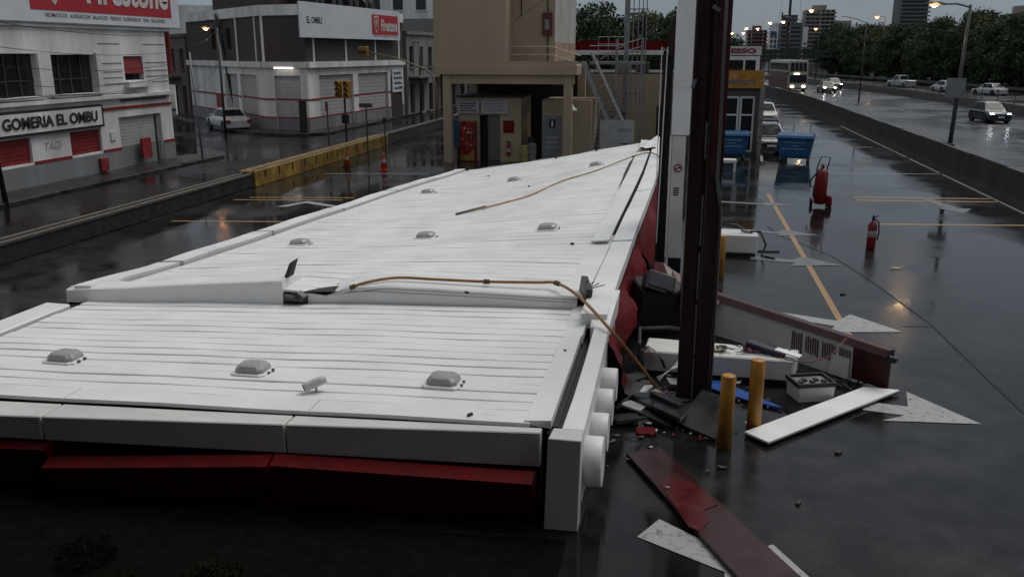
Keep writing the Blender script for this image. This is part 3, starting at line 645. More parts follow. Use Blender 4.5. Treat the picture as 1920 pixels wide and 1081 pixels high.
# planks
def slab(name, poly, z, th, m, label, cat, bev=.004, edge=None):
    t = thing(name, Vector((poly[0][0], poly[0][1], 0)), label, cat)
    def P(i, d): q = poly[i]; return Vector((q[0], q[1], (z[i] if isinstance(z, (list, tuple)) else z) + d))
    n = len(poly); b = MB(); b.loft([[P(i, th * .35) for i in range(n)], [P(i, th) for i in range(n)]]); b.build('face', m, t, bevel=bev)
    b = MB(); b.loft([[P(i, 0) for i in range(n)], [P(i, th * .34) for i in range(n)]]); b.build('edge_frame', edge or BLACK, t)
    return t
slab('white_plank', [g(1395, 818), g(1440, 838), g(1686, 739), g(1618, 733)], .03, .05, WHITE, 'clean white plank lying on the wet ground by the bollards', 'plank')
rp = slab('red_plank', [(-.51, 10.4), (-.1, 10.66), (1.75, 7.2), (1.15, 7.0)], .02, .05, mat('wet_maroon_plank', (.045, .013, .013), .2, var=.35, scale=2.5), 'long dark red plank with a wet sheen lying across a white arrow', 'plank')
b = MB(); P_ = [g(1237, 905, .075), g(1262, 893, .075), g(1300, 905, .075), g(1345, 945, .075), g(1318, 955, .075), g(1330, 975, .075), g(1312, 995, .075), g(1290, 985, .075)]; b.prism(P_, (0, 0, .004)); b.build('bright_red_patch', mat('patch_red', (.085, .006, .008), .25), rp)
b = MB(); b.obox(g(1252, 913, .09), (.05, .04, .02), .4); b.build('bolt', STEEL, rp)

# fallen white dispenser casing (lies behind the column)
d1 = thing('fallen_dispenser', (.7, 13.9, 0), 'grey white dispenser casing lying on its side behind the brown column', 'dispenser')
q = [Vector((-.45, 13.5, 0)), Vector((1.85, 13.42, 0)), Vector((2.0, 14.0, 0)), Vector((-.4, 14.2, 0))]
b = MB(); b.loft([[p + Vector((0, 0, .06)) for p in q], [p + Vector((0, 0, .40)) for p in q]]); b.build('casing', WHITE_D, d1, bevel=.02)
b = MB(); b.loft([[p + Vector((0, .03, 0)) for p in q], [p + Vector((0, .03, .06)) for p in q]]); b.build('plinth', BLACK, d1)
for (a, c) in ((.25, .9), (1.0, 1.7)):
    b = MB(); b.box(a, c, 13.6, 13.95, .396, .41); b.build('access_panel', WHITE_D, d1)
b = MB(); b.tube([(-.5, 13.45, .02), (-.52, 13.5, .5), (-.55, 14.2, .55), (-.1, 14.3, .56), (.2, 14.25, .55)], .03, 6); b.build('bent_frame', GREYD, d1)
# loose wiring and cloth on top
def wires(label, ctr, n, r_, spread, seed, m=BLACK):
    rnd = random.Random(seed); t = thing('wire_tangle', ctr, label, 'wires')
    for k in range(n):
        p = Vector(ctr) + Vector((rnd.uniform(-1, 1) * spread, rnd.uniform(-.5, .5) * spread * .6, .02)); pts = []
        a = rnd.uniform(0, 6.28)
        for i in range(9):
            a += rnd.uniform(-.9, .9); p = p + Vector((math.cos(a), math.sin(a) * .6, 0)) * spread * .22; pts.append(Vector((p.x, p.y, max(ctr[2] + r_, p.z + rnd.uniform(0, .05)))))
        b = MB(); b.tube(pts, r_, 5); b.build('wire', m, t)
    return t
wires('tangle of black wiring on the casing beside the column', (.85, 13.85, .41), 9, .011, .3, 3)
wires('tangle of thin wiring at the end of the casing', (1.35, 13.8, .41), 7, .009, .25, 5)
def crumple(name, ctr, size, m, label, cat, seed, h=.05, flat=False):
    rnd = random.Random(seed); rows = []; n = 7
    for i in range(n):
        rows.append([(ctr[0] + (i / (n - 1) - .5) * size[0] + rnd.uniform(-.06, .06) * size[0], ctr[1] + (j / (n - 1) - .5) * size[1] + rnd.uniform(-.06, .06) * size[1], ctr[2] + .012 + rnd.random() * h) for j in range(n)])
    b = MB(); b.grid(rows); o_ = b.build(name, m); sol = o_.modifiers.new('thickness', 'SOLIDIFY'); sol.thickness = .006
    return tag(o_, label, cat)
crumple('crumpled_cloth', (.45, 13.85, .405), (.35, .3), mat('pale_blue_cloth', (.2, .32, .45), .8), 'crumpled pale blue sheet on the casing by the column', 'sheet', 11)
crumple('crumpled_paper', (.72, 13.7, .405), (.25, .2), mat('cream_paper', (.45, .4, .28), .8), 'cream paper crumpled on the casing', 'paper', 12)
crumple('crumpled_cloth', (1.22, 13.75, .41), (.22, .22), mat('magenta_cloth', (.15, .012, .05), .6), 'dark magenta rag on the casing behind a bollard', 'cloth', 13, .09)
b = MB(); b.obox((1.45, 13.7, .48), (.62, .16, .1), -.35, .15, .18); tag(b.build('wrapped_bundle', mat('navy_bundle', (.012, .014, .04), .6), bevel=.02), 'dark navy bundle lying across the casing end', 'bundle')
b = MB(); b.obox((1.78, 13.6, .475), (.4, .15, .02), -.45, 0, .12); tag(b.build('small_white_board', WHITE, bevel=.004), 'small white board resting on the navy bundle', 'board')
b = MB(); b.tube([(1.55, 13.6, .44), (1.75, 13.4, .42), (2.1, 13.36, .42), (2.4, 13.5, .5), (2.65, 13.75, .72)], .009, 6); tag(b.build('red_cable', mat('red_cable', (.16, .015, .02), .5), smooth=True), 'thin red cable looping from the bundle to the sign panel', 'cable')

# fallen sign panel standing on its edge, brown rim
fp = thing('fallen_sign_panel', (2, 14.6, 0), 'long white sign panel with a maroon rim fallen on its edge', 'sign')
A_, B_ = Vector((.55, 16.0, 0)), Vector((3.22, 13.42, 0)); d = (B_ - A_).normalized(); n_ = Vector((-d.y, d.x, 0)); L_ = (B_ - A_).length
if n_.y > 0: n_ = -n_
def pp(s, z, o=0): return A_ + d * s + n_ * o + Vector((0, 0, z))
def htop(s): return .78 - .12 * s / L_
b = MB(); b.loft([[pp(s, .02, 0), pp(s, htop(s) - .1, .02), pp(s, htop(s) - .1, -.06), pp(s, .02, -.06)] for s in (0, L_ * .5, L_ * .84)]); b.build('white_face', WHITE_D, fp)
b = MB(); b.loft([[pp(s, htop(s) - .1, .06), pp(s, htop(s), .0), pp(s, htop(s) + .0, -.14), pp(s, htop(s) - .12, -.14)] for s in (0, L_ * .5, L_)]); b.build('rim', MAROON, fp)
b = MB(); b.loft([[pp(s, .04, 0.005), pp(s, htop(s) - .1, .03), pp(s, htop(s) - .1, -.08), pp(s, .04, -.08)] for s in (L_ * .842, L_)]); b.build('bare_end', mat('bare_dark_red', (.05, .006, .008), .45, var=.4), fp)
rnd = random.Random(4)
for k in range(22):
    s = L_ * .53 + k * .045 + (.05 if k > 4 else 0) + (.05 if k > 10 else 0) + (.05 if k > 16 else 0); h0 = .18 + rnd.uniform(0, .08)
    b = MB(); zz = htop(s) - .17
    b.add([pp(s, h0 - .02, .012), pp(s + .026, h0 - .02, .012), pp(s + .026, zz - rnd.uniform(0, .05), .032), pp(s, zz - rnd.uniform(0, .05), .032)], [(0, 1, 2, 3)])
    b.build('louvre_slot', mat('slot_brown', (.1, .05, .045), .6), fp)
b = MB(); b.loft([[pp(s, .02, .05), pp(s, .35, .03), pp(s, .35, .02), pp(s, .02, .02)] for s in (L_ * .74, L_ * .78, L_ * .83)]); b.build('peeled_corner', WHITE_D, fp)
b = MB(); b.obox(pp(L_ + .02, .52, -.05), (.16, .05, .1), .4, .5, .3); b.build('bent_tab', BLACK, fp)
wires('black wiring spilled under the end of the sign panel', (2.75, 13.5, .0), 8, .012, .22, 8)

# white box with black rim
bx = thing('equipment_box', (2.08, 12.95, 0), 'small white box with a black rim standing at the end of the white plank', 'box')
rz = -.42; ctr = Vector((2.06, 12.98, 0)); Mx = Matrix.Translation(ctr) @ Matrix.Rotation(rz + .75, 4, 'Z')
def rb(a, c, e, f, h0, h1, sh=0): return [Mx @ Vector(q) for q in ((a, e, h0), (c, e, h0), (c, f, h0), (a, f, h0), (a - sh, e - sh, h1), (c + sh, e - sh, h1), (c + sh, f + sh, h1), (a - sh, f + sh, h1))]
b = MB(); b.hexa(rb(-.27, .27, -.2, .2, .0, .24, .015)); b.build('body', WHITE_D, bx, bevel=.01)
for nm, a, c, e, f in (('rim', -.3, .3, -.23, -.19), ('rim', -.3, .3, .19, .23), ('rim', -.3, -.26, -.19, .19), ('rim', .26, .3, -.19, .19)):
    b = MB(); b.hexa(rb(a, c, e, f, .241, .30)); b.build(nm, BLACK, bx)
b = MB(); b.hexa(rb(-.26, .26, -.19, .19, .243, .262)); b.build('top', GREYM, bx)
for k in range(5):
    b = MB(); b.hexa(rb(-.22 + k * .09, -.16 + k * .09, -.1 + (k % 2) * .07, -.02 + (k % 2) * .07, .262, .29)); b.build('terminal', (GREYD, BLACK)[k % 2], bx)

# blue sheet, dark slabs and other wreckage by the column foot
b = MB(); b.prism([(.42, 13.3, .02), (.62, 12.95, .02), (1.15, 12.55, .02), (1.62, 12.35, .02), (1.2, 12.85, .02), (.75, 13.3, .02)], (0, 0, .03)); tag(b.build('blue_sheet', BLUES, bevel=.005), 'torn bright blue plastic panel on the ground behind the bollards', 'panel')
slab('dark_slab', [(-.95, 12.45), (-.6, 12.75), (.35, 11.85), (.15, 11.35)], [.1, .12, .14, .12], .07, mat('dark_wet_board', (.035, .036, .038), .25, var=.5), 'dark wet board at the foot of the brown column', 'board')
slab('dark_slab', [(.1, 11.5), (.45, 12.1), (.75, 11.9), (.62, 11.05)], [.02, .3, .28, .02], .05, mat('dark_wet_board2', (.03, .031, .033), .3, var=.5), 'tilted black board leaning between the column and a bollard', 'board')
cb = thing('fallen_cabinet', (-.35, 16.2, 0), 'wrecked black dispenser cabinet with a grey screen behind the column', 'cabinet')
b = MB(); b.obox((-.25, 16.0, .45), (1.1, .8, .85), .35, .12, .1); b.build('housing', BLACK, cb, bevel=.03)
b = MB(); b.obox((-.3, 15.62, .98), (.55, .3, .32), .4, -.5, .35); b.build('screen_unit', GREYD, cb, bevel=.03)
b = MB(); b.obox((-.34, 15.45, 1.0), (.42, .02, .22), .4, -.5, .35); b.build('screen', GLASS, cb)
b = MB(); b.obox((.16, 15.7, .8), (.12, .35, .62), .1, .05, .05); b.build('side_post', mat('grey_green_plastic', (.08, .09, .09), .5), cb, bevel=.02)
b = MB(); b.obox((.32, 15.6, .86), (.14, .16, .5), .1, .05, .0); b.build('white_post', WHITE_D, cb, bevel=.015)
b = MB(); b.loft([[(-.45 + i * .17, 17.3 - i * .1 + .1 * math.sin(i * 2), .95 - i * .035), (-.42 + i * .17, 16.8 - i * .1, 1.1 - i * .04 + .05 * math.sin(i * 1.7)), (-.4 + i * .17, 16.4 - i * .12, .86 - i * .03), (-.42 + i * .17, 16.5 - i * .1, .8 - i * .03)] for i in range(8)]); tag(b.build('torn_red_panel', mat('torn_panel_red', (.09, .006, .009), .5, var=.4)), 'torn dark red panel hanging over the black cabinet', 'panel')
for k, (x, y, z, sx, sy, sz, a, m, lab) in enumerate((
    (-.55, 11.55, .06, .5, .3, .05, .5, GREYD, 'dark grey shard beside the round white letters'), (-.5, 11.85, .12, .3, .22, .03, -.3, WHITE_D, 'pale torn plate beside the round white letters'),
    (-.3, 11.2, .03, .25, .18, .03, .2, RED, 'small red fragment at the head of the red plank'), (-.15, 11.6, .05, .5, .25, .06, -.5, BLACK, 'black flat fragment at the head of the red plank'),
    (-.62, 12.9, .1, .6, .25, .1, .9, DARK, 'dark beam stub under the canopy edge'), (.1, 12.95, .09, .3, .22, .06, .3, GREYM, 'grey metal plate under the orange pipe end'),
    (-.05, 11.95, .22, .6, .12, .04, -.8, GREYD, 'thin grey strip lying on the dark board'))):
    b = MB(); b.obox((x, y, z), (sx, sy, sz), a, .12 * (k % 3 - 1), .15 * (k % 2)); b.add([Vector((x, y, z)) + Vector(q) for q in ((sx * .3, -sy * .8, 0), (sx * .6, 0, .01), (sx * .2, sy * .4, .02))], [(0, 1, 2)])
    tag(b.build('debris_fragment', m), lab, 'debris')
for k, (px, py, sx, lab) in enumerate(((1497, 942, .035, 'small black fragment on bare wet ground below the white plank'), (1572, 847, .05, 'thin dark splinter below the white plank edge'), (1580, 550, .06, 'tiny dark chip beside the yellow line'), (1680, 502, .14, 'small crumpled paper lying beyond the tar seam'), (1440, 470, .3, 'dark flat strip beside the fallen white dispenser'))):
    p = g(px, py, .02); b = MB(); b.prism([p + Vector((-sx, -.03, -.018)), p + Vector((0, -.05, -.018)), p + Vector((sx, .02, -.018)), p + Vector((.02, .06, -.018))], (.0, .01, .03)); tag(b.build('debris_chip', mat('paper_scrap', (.5, .42, .3), .8) if k == 3 else BLACK), lab, 'debris')

rnd = random.Random(77); b = MB(); MSC = [GREYD, WHITE_D, BLACK, RED_DEEP, GREYM]
for k in range(190):
    if rnd.random() < .75: x, y = rnd.gauss(.1, .55), rnd.gauss(12.1, .9)
    else: x, y = rnd.uniform(-.6, 1.0), rnd.uniform(11.2, 14)
    if x < -.85: x = -.85 + rnd.random() * .3
    s_ = rnd.uniform(.012, .06); a = rnd.random() * 6.28; b.mi = rnd.choice((0, 0, 1, 2, 2, 2, 3, 4)); c_, d_ = math.cos(a), math.sin(a); z = .012
    P_ = [(x + c_ * s_ * 1.8, y + d_ * s_ * 1.8), (x - d_ * s_ * rnd.uniform(.3, 1), y + c_ * s_ * .6), (x - c_ * s_ * rnd.uniform(.6, 1.6), y - d_ * s_), (x + d_ * s_ * .5, y - c_ * s_ * .7)]
    b.prism([(p[0], p[1], z + rnd.uniform(0, s_ * .5)) for p in P_], (0, 0, .008))
tag(b.build('debris_scatter', MSC), 'small shards and splinters scattered round the column foot', 'debris', kind='stuff')
for k, (p0, p1, p2, th) in enumerate((((-.75, 11.9, .05), (-.35, 12.3, .45), (.05, 12.2, .1), .02), ((-.2, 13.2, .05), (.2, 13.0, .5), (.3, 13.4, .3), .015), ((-.7, 13.2, .3), (-.3, 13.5, .7), (-.1, 13.3, .2), .018))):
    b = MB(); rows = []
    for i in range(9):
        f = i / 8; q = Vector(p0) * (1 - f) ** 2 + Vector(p1) * 2 * f * (1 - f) + Vector(p2) * f * f; w_ = .07 + .03 * math.sin(i * 1.7 + k)
        n2 = Vector((.3, -1, .5 * math.sin(i))).normalized() * w_; rows.append([q + n2, q - n2, q - n2 + Vector((0, 0, -.006)), q + n2 + Vector((0, 0, -.006))])
    b.loft(rows); tag(b.build('twisted_strip', (GREYM, WHITE_D, BROWN)[k]), ('twisted grey metal strip rising beside the orange pipe end', 'curled white strip in front of the fallen casing', 'twisted brown strip under the canopy edge')[k], 'debris')
wires('loose black cables hanging out of the wreck by the orange pipe', (-.4, 12.6, .02), 10, .01, .35, 21)
# second fallen dispenser
d2 = thing('fallen_dispenser', (1.5, 22.6, 0), 'white dispenser lying with a black hose beside a yellow bollard', 'dispenser')
b = MB(); b.box(.85, 2.0, 22.5, 23.3, .08, .55); b.build('casing', WHITE_D, d2, bevel=.05, seg=2)
b = MB(); b.box(.95, 1.95, 22.55, 23.2, 0, .08); b.build('plinth', BLACK, d2)
b = MB(); b.tube([(1.0, 22.8, .55), (1.1, 22.7, .78), (1.45, 22.75, .76), (1.7, 22.8, .6), (2.05, 22.7, .62), (2.2, 22.6, .3), (2.1, 22.5, .04), (2.4, 22.3, .03)], .03, 8); b.build('hose', BLACK, d2, smooth=True)
b = MB(); b.obox((1.72, 22.75, .6), (.3, .07, .07), .3, 0, .2); b.build('nozzle', GREYM, d2, bevel=.01)

# extinguishers
we = thing('wheeled_extinguisher', (4.75, 30.7, 0), 'tall red wheeled extinguisher with a black hose standing on the wet forecourt', 'extinguisher')
cx, cy = 4.62, 30.7
b = MB(); b.lathe([(.16, .1), (.2, .16), (.2, 1.12), (.15, 1.24), (.06, 1.28)], (cx, cy, 0), 18); b.build('cylinder', RED_DEEP, we, smooth=True)
b = MB(); b.lathe([(.05, 1.27), (.06, 1.36), (.03, 1.42)], (cx, cy, 0), 12); b.build('valve', BLACK, we)
b = MB(); b.tube([(cx - .2, cy + .12, .35), (cx - .16, cy + .1, 1.3), (cx - .06, cy + .08, 1.66), (cx + .24, cy + .08, 1.64), (cx + .16, cy + .1, 1.3), (cx + .2, cy + .12, .35)], .022, 8); b.build('handle_frame', BLACK, we)
b = MB(); b.tube([(cx - .02, cy - .05, 1.33), (cx - .3, cy - .1, 1.0), (cx - .38, cy - .1, .85), (cx - .36, cy - .1, .66), (cx - .24, cy - .12, .7), (cx - .25, cy - .12, .4), (cx - .18, cy - .14, .25)], .028, 8); b.build('hose', BLACK, we, smooth=True)
for sx in (-.26, .36):
    b = MB(); b.lathe([(.09, -.03), (.14, -.035), (.14, .035), (.09, .03)], (cx + sx, cy + .15, .14), 18, 'X'); wl = b.build('wheel', BLACK, we)
    b = MB(); b.lathe([(.02, -.04), (.088, -.02), (.088, .02), (.02, .04)], (cx + sx, cy + .15, .14), 14, 'X'); b.build('hub', RED, wl)
b = MB(); b.box(cx - .26, cx + .36, cy + .13, cy + .17, .12, .16); b.build('axle', BLACK, we)
b = MB(); b.lathe([(.09, .02), (.1, .06), (.1, .34), (.05, .4)], (cx + .26, cy - .12, 0), 14); b.build('small_cylinder', RED, we, smooth=True)
se = thing('fire_extinguisher', (5.0, 24.06, 0), 'small red extinguisher standing at the end of a yellow bay line', 'extinguisher')
cx, cy = 5.0, 24.06
b = MB(); b.lathe([(.1, 0), (.115, .03), (.115, .62), (.07, .72), (.03, .75)], (cx, cy, 0), 18); b.build('cylinder', RED_DEEP, se, smooth=True)
b = MB(); b.lathe([(.03, .74), (.035, .82), (.015, .9)], (cx, cy, 0), 10); b.obox((cx + .04, cy, .86), (.16, .03, .025), 0, 0, -.3); b.build('valve', BLACK, se)
b = MB(); b.tube([(cx + .02, cy, .82), (cx + .14, cy - .02, .72), (cx + .16, cy - .04, .45), (cx + .13, cy - .06, .25)], .018, 8); b.build('hose', BLACK, se, smooth=True)
b = MB(); b.lathe([(.117, .34), (.117, .5)], (cx, cy, 0), 18); b.build('label_band', mat('label_pale', (.45, .38, .38), .5, var=.5, scale=20), se)
b = MB(); b.box(cx - .135, cx + .1, cy - .12, cy - .112, .38, .41); b.build('strap', STEEL, se)

# waste bins
def bin_(label, X, Y, rz, tilt=0):
    t = thing('waste_bin', (0, 0, 0), label, 'bin', 'blue wheeled waste bins')
    b = MB(); b.loft([[(-w_, -d_, z), (w_, -d_, z), (w_, d_, z), (-w_, d_, z)] for w_, d_, z in ((.62, .4, .2), (.68, .44, .3), (.8, .54, 1.12))]); b.build('tub', BLUE, t, bevel=.03)
    b = MB(); b.box(-.85, .85, -.6, .58, 1.121, 1.18); b.build('rim', BLUE, t, bevel=.015)
    b = MB(); b.loft([[(x, -.56, 1.181), (x, -.5, 1.27), (x, 0, 1.36), (x, .5, 1.3), (x, .56, 1.181)] for x in (-.8, 0, .8)]); b.build('lid', BLUE, t, bevel=.015)
    for k in range(3):
        wd = (.5, .18, .55)[k]
        b = MB(); zc_ = .92 - k * .15; yy = -.44 - .1 * (zc_ - .3) / .82 - .006
        for i in range(7):
            x = -wd + i * wd * 2 / 7; b.box(x, x + wd * 2 / 7 * .7, yy, yy + .006, zc_, zc_ + (.06, .05, .1)[k] * (.7 + .3 * (i % 2)))
        tag(b.build('lettering', mat('faded_white_print', (.24, .34, .40), .6), t), kind='stuff')
    for sx in (-.6, .6):
        for sy in (-.38, .38):
            b = MB(); b.lathe([(.04, -.03), (.1, -.03), (.1, .03), (.04, .03)], (sx, sy, .1), 14, 'X'); wl = b.build('wheel', BLACK, t)
            b = MB(); b.box(sx - .05, sx + .05, sy - .03, sy + .03, .1, .24); b.build('fork', STEEL, wl)
    t.location = (X, Y, 0); t.rotation_euler = (0, tilt, rz); return t
bin_('blue wheeled bin pulled in front of the dark saloon, its lid shut', 5.25, 43.6, -.22)
bin_('blue wheeled bin standing before the glazed kiosk door', 2.3, 44.4, .05)
cr_ = thing('overturned_crate', (1.9, 39.5, 0), 'white overturned crate on the ground before the kiosk bin', 'crate')
b = MB(); b.box(1.3, 2.35, 39.4, 40.0, .35, .5); b.build('top', WHITE_D, cr_, bevel=.02)
for x in (1.36, 2.28): b = MB(); b.box(x - .05, x + .05, 39.42, 39.98, 0, .35); b.build('leg', WHITE_D, cr_)

# ================================================================== white tyre workshop on the left
tb = thing('workshop_building', (-24, 30, 0), 'white two storey tyre workshop with red trim and roof billboard', 'building')
F = Fac((-24, 12), (-24, 38.9))                 # s = Y - 12, outwards = +X
sy = lambda Y: Y - 12
holes = [(sy(27.2), sy(30.17), 3.4, 4.96), (sy(30.92), sy(33.6), 3.4, 4.92), (sy(35.55), sy(36.95), 3.82, 4.84), (sy(24), sy(26.6), 3.4, 4.96),
         (sy(31.5), sy(33.45), .98, 1.92), (sy(27.3), sy(29.3), .98, 1.92), (sy(34.75), sy(37.95), .02, 2.28)]
b = MB(); F.wall(b, 0, 26.9, 0, 5.95, holes, .3)
F2 = Fac((-24, 38.9), (-40, 50)); F2.wall(b, 0, 19, 0, 5.95, [], .3); b.build('wall', WALLW, tb)
b = MB(); F.box(b, -.2, 27.1, 5.95, 6.08, -.3, .12); b.build('coping', WALLW, tb)
b = MB(); b.box(-40, -24.35, 12, 38, 5.7, 5.8); b.build('roof', DARK, tb)
for zz in (5.35, 4.55, 4.2, 3.95, 3.7):                      # shiplap joints on the upper storey
    for (a, c) in ((sy(33.9), sy(35.4)), (sy(37.1), sy(38.85))):
        b = MB(); F.box(b, a, c, zz, zz + .025, .001, .02); b.build('board_joint', mat('joint_grey', (.2, .2, .2), .8), tb)
for (a, c, z0, z1) in holes[:2] + holes[3:4]:
    b = MB(); F.box(b, a, c, z0, z1, -.26, -.24); wn = b.build('window', GLASS, tb)
    for k in range(1, 4): b = MB(); s = a + (c - a) * k / 4; F.box(b, s - .03, s + .03, z0, z1, -.24, -.19); b.build('mullion', GREYD, wn)
    b = MB(); F.box(b, a, c, z0 + .55, z0 + .6, -.24, -.2); b.build('transom', GREYD, wn)
    for k in range(4):
        b = MB(); s = a + (c - a) * (k + .12) / 4; F.box(b, s, s + (c - a) * .19, z0 + .05 + .1 * (k % 2), z0 + .75 + .2 * (k % 3), -.55, -.4); b.build('stacked_stock', mat('shelf_stock', (.07, .06, .045), .8, var=.6), wn)
    b = MB(); F.box(b, a - .15, c + .15, z0 - .1, z0 - .01, .001, .14); b.build('sill', WALLW, tb)
b = MB(); F.box(b, sy(33.6), sy(33.9), 3.35, 5.0, .001, .1); b.build('pilaster', WALLW, tb)
b = MB(); F.box(b, sy(30.2), sy(30.9), 3.35, 5.0, .001, .06); b.build('pilaster', WALLW, tb)
a, c, z0, z1 = holes[2]
b = MB(); F.box(b, a, c, z0, z1, -.26, -.24); wn = b.build('window', GLASS, tb)
b = MB(); b.hexa([F.p(a, z0 + .28, .02), F.p(c, z0 + .28, .02), F.p(c, z0 + .3, -.02), F.p(a, z0 + .3, -.02), F.p(a, z1, -.1), F.p(c, z1, -.1), F.p(c, z1, -.14), F.p(a, z1, -.14)]); b.build('red_blind', REDP, wn)
b = MB(); F.box(b, a - .1, c + .25, z0 - .3, z0 - .05, .001, .22); b.build('sill_box', WALLW, tb)
for (a, c, z0, z1) in holes[4:6]:
    b = MB(); F.box(b, a, c, z0, z1, -.2, -.12); sh = b.build('red_shutter', REDP, tb)
    for k in range(6): b = MB(); F.box(b, a, c, z0 + k * .155 + .02, z0 + k * .155 + .12, -.119, -.105); b.build('shutter_slat', REDP, sh)
a, c, z0, z1 = holes[6]
b = MB(); F.box(b, a, c, z0, z1, -.22, -.15); sh = b.build('roller_shutter', mat('shutter_white', (.42, .42, .41), .55, var=.15), tb)
for k in range(16):
    b = MB(); F.box(b, a, c, z0 + k * .14 + .015, z0 + k * .14 + .125, -.149, -.138); b.build('shutter_slat', MATS['shutter_white'] if z0 + k * .14 > .9 else WALLG, sh)
b = MB(); F.box(b, a + 2.85, a + 2.95, z0, z1, -.14, -.1); b.build('guide_rail', DARK, sh)
b = MB(); F.box(b, 0, a - .01, .0, .9, .001, .035); F.box(b, c + .01, 26.9, .0, .9, .001, .035); tag(b.build('dado', WALLG, tb), kind='stuff')
for (a2, c2) in ((0, sy(27.25)), (sy(29.35), sy(31.45)), (sy(33.5), sy(34.7)), (sy(38.0), sy(38.9))):
    b = MB(); F.box(b, a2, c2, .9, 1.02, .001, .045); b.build('red_stripe', REDP, tb)
b = MB(); F.box(b, sy(33.75), sy(38.9), 2.62, 2.74, .001, .05); b.build('red_stripe', REDP, tb)
b = MB(); F.box(b, sy(35.0), sy(38.4), 2.95, 3.03, .001, .1); b.build('cable_tray', GREYD, tb)
b = MB(); F.box(b, sy(20), sy(38.9), 3.1, 3.24, .001, .2); b.build('ledge', WALLW, tb)
for (Ya, Yb, z0, z1) in ((33.05, 33.55, .18, .72), (36.05, 36.75, .35, 1.28)):
    b = MB(); F.box(b, sy(Ya), sy(Yb), z0, z1, .04, .16); b.build('red_cabinet', REDP, tb, bevel=.015)
b = MB(); F.box(b, sy(34.05), sy(34.4), 1.35, 1.75, .001, .05); b.build('meter_box', WALLW, tb, bevel=.01)
text('graffiti', 'TAGI', F.p(sy(30.0), 1.35, .01), F.d, (0, 0, 1), .3, mat('graffiti_grey', (.33, .33, .33), .8), tb, width=.95, extrude=.004, shear=.3)
for k in range(3): b = MB(); b.tube([F.p(sy(20 + 0), 3.3 + .06 * k, .12)] + [F.p(sy(22 + 2.4 * i), 3.3 + .05 * k + .05 * math.sin(i * 1.9 + k), .13 + .02 * k) for i in range(7)], .012, 4); b.build('service_cable', BLACK, tb)
# name board
sg = thing('name_board', F.p(sy(29), 2.05, .1), 'white name board with black lettering above the red shutters', 'sign')
zl0, zl1 = 2.0, 2.93
b = MB(); F.box(b, sy(25.5), sy(33.55), zl0, zl1, .002, .16); b.build('frame', INK, sg, bevel=.01)
b = MB(); F.box(b, sy(25.6), sy(33.42), zl0 + .1, zl1 - .1, .161, .175); b.build('board', WALLW, sg)
text('lettering', 'GOMERIA EL OMBU', F.p(sy(27.75), zl0 + .26, .176), F.d, (0, 0, 1), .44, INK, sg, width=5.35, bold=.035, extrude=.03)
# roof billboard
bb = thing('roof_billboard', F.p(sy(31), 6.0, .1), 'huge white and red tyre billboard along the workshop roof', 'billboard')
z0 = 6.12
b = MB(); F.box(b, sy(20), sy(40.1), z0, z0 + 3.2, .02, .14); b.build('board', BOARD, bb)
b = MB(); F.box(b, sy(20), sy(40.15), z0 - .06, z0 - .002, .0, .18); b.build('lower_rail', GREYM, bb)
RA, RB = atX(57, 14, -23.85), atX(322, 36, -23.85)
rz0 = (RA.z + RB.z) / 2
b = MB(); F.box(b, sy(RA.y), sy(RB.y), rz0, rz0 + 2.2, .141, .152); rd = b.build('red_field', BOARDR, bb)
SIL = mat('sign_silver', (.62, .60, .58), .5, var=.2, scale=3)
text('brand_lettering', 'Firestone', F.p(sy(RA.y) + 3.25, rz0 + .34, .153), F.d, (0, 0, 1), 1.25, SIL, bb, width=5.9, bold=.03, shear=.12, extrude=.015)
def shield(par, O, right, w_, h_, m1, m2):
    right = Vector(right); up = Vector((0, 0, 1)); n = right.cross(up)
    out = [(-.5, 1), (0, 1.06), (.5, 1), (.5, .55), (.3, .25), (0, 0), (-.3, .25), (-.5, .55)]
    b = MB(); b.prism([O + right * x * w_ + up * y * h_ for x, y in out], n * .01); s1 = b.build('shield_emblem', m1, par)
    b = MB(); b.prism([O + right * x * w_ * .78 + up * (.1 + y * .82) * h_ + n * .0105 for x, y in out], n * .004); s2 = b.build('shield_field', m2, s1)
    text('shield_letter', 'F', O + up * h_ * .42 + n * .015, right, up, h_ * .42, m1, s1, bold=.04, extrude=.004, center=True)
shield(bb, F.p(sy(RA.y) + 1.35, rz0 + .2, .153), F.d, 1.0, 1.35, SIL, BOARDR)
ww_ = 'NEUMATICOS ALINEACION BALANCEO FRENOS SUSPENSION TREN DELANTERO'.split(); tot = sum(len(q) + 1.2 for q in ww_); cur = sy(RA.y) + .75
for q in ww_:
    text('small_lettering', q, F.p(cur, rz0 - .25, .142), F.d, (0, 0, 1), .16, mat('lettering_red_black', (.09, .03, .03), .6), bb, width=8.2 * len(q) / tot, bold=.01, extrude=.004); cur += 8.2 * (len(q) + 1.2) / tot
fr = thing('projecting_sign', (-23.9, 39.6, 2.2), 'red upright panel and small white sign on the workshop corner', 'sign')
b = MB(); b.box(-25.6, -24.05, 39.3, 39.4, 4.0, 6.0); b.build('red_panel', REDP, fr)
b = MB(); b.box(-25.2, -24.0, 39.3, 39.42, 2.1, 3.5); b.build('white_panel', WALLW, fr)
text('symbol', 'B', (-24.6, 39.29, 2.25), (1, 0, 0), (0, 0, 1), .35, INK, fr, bold=.05, extrude=.01)
b = MB(); b.box(-24.3, -24.0, 38.95, 39.3, 2.3, 2.4); b.build('bracket', GREYD, fr)

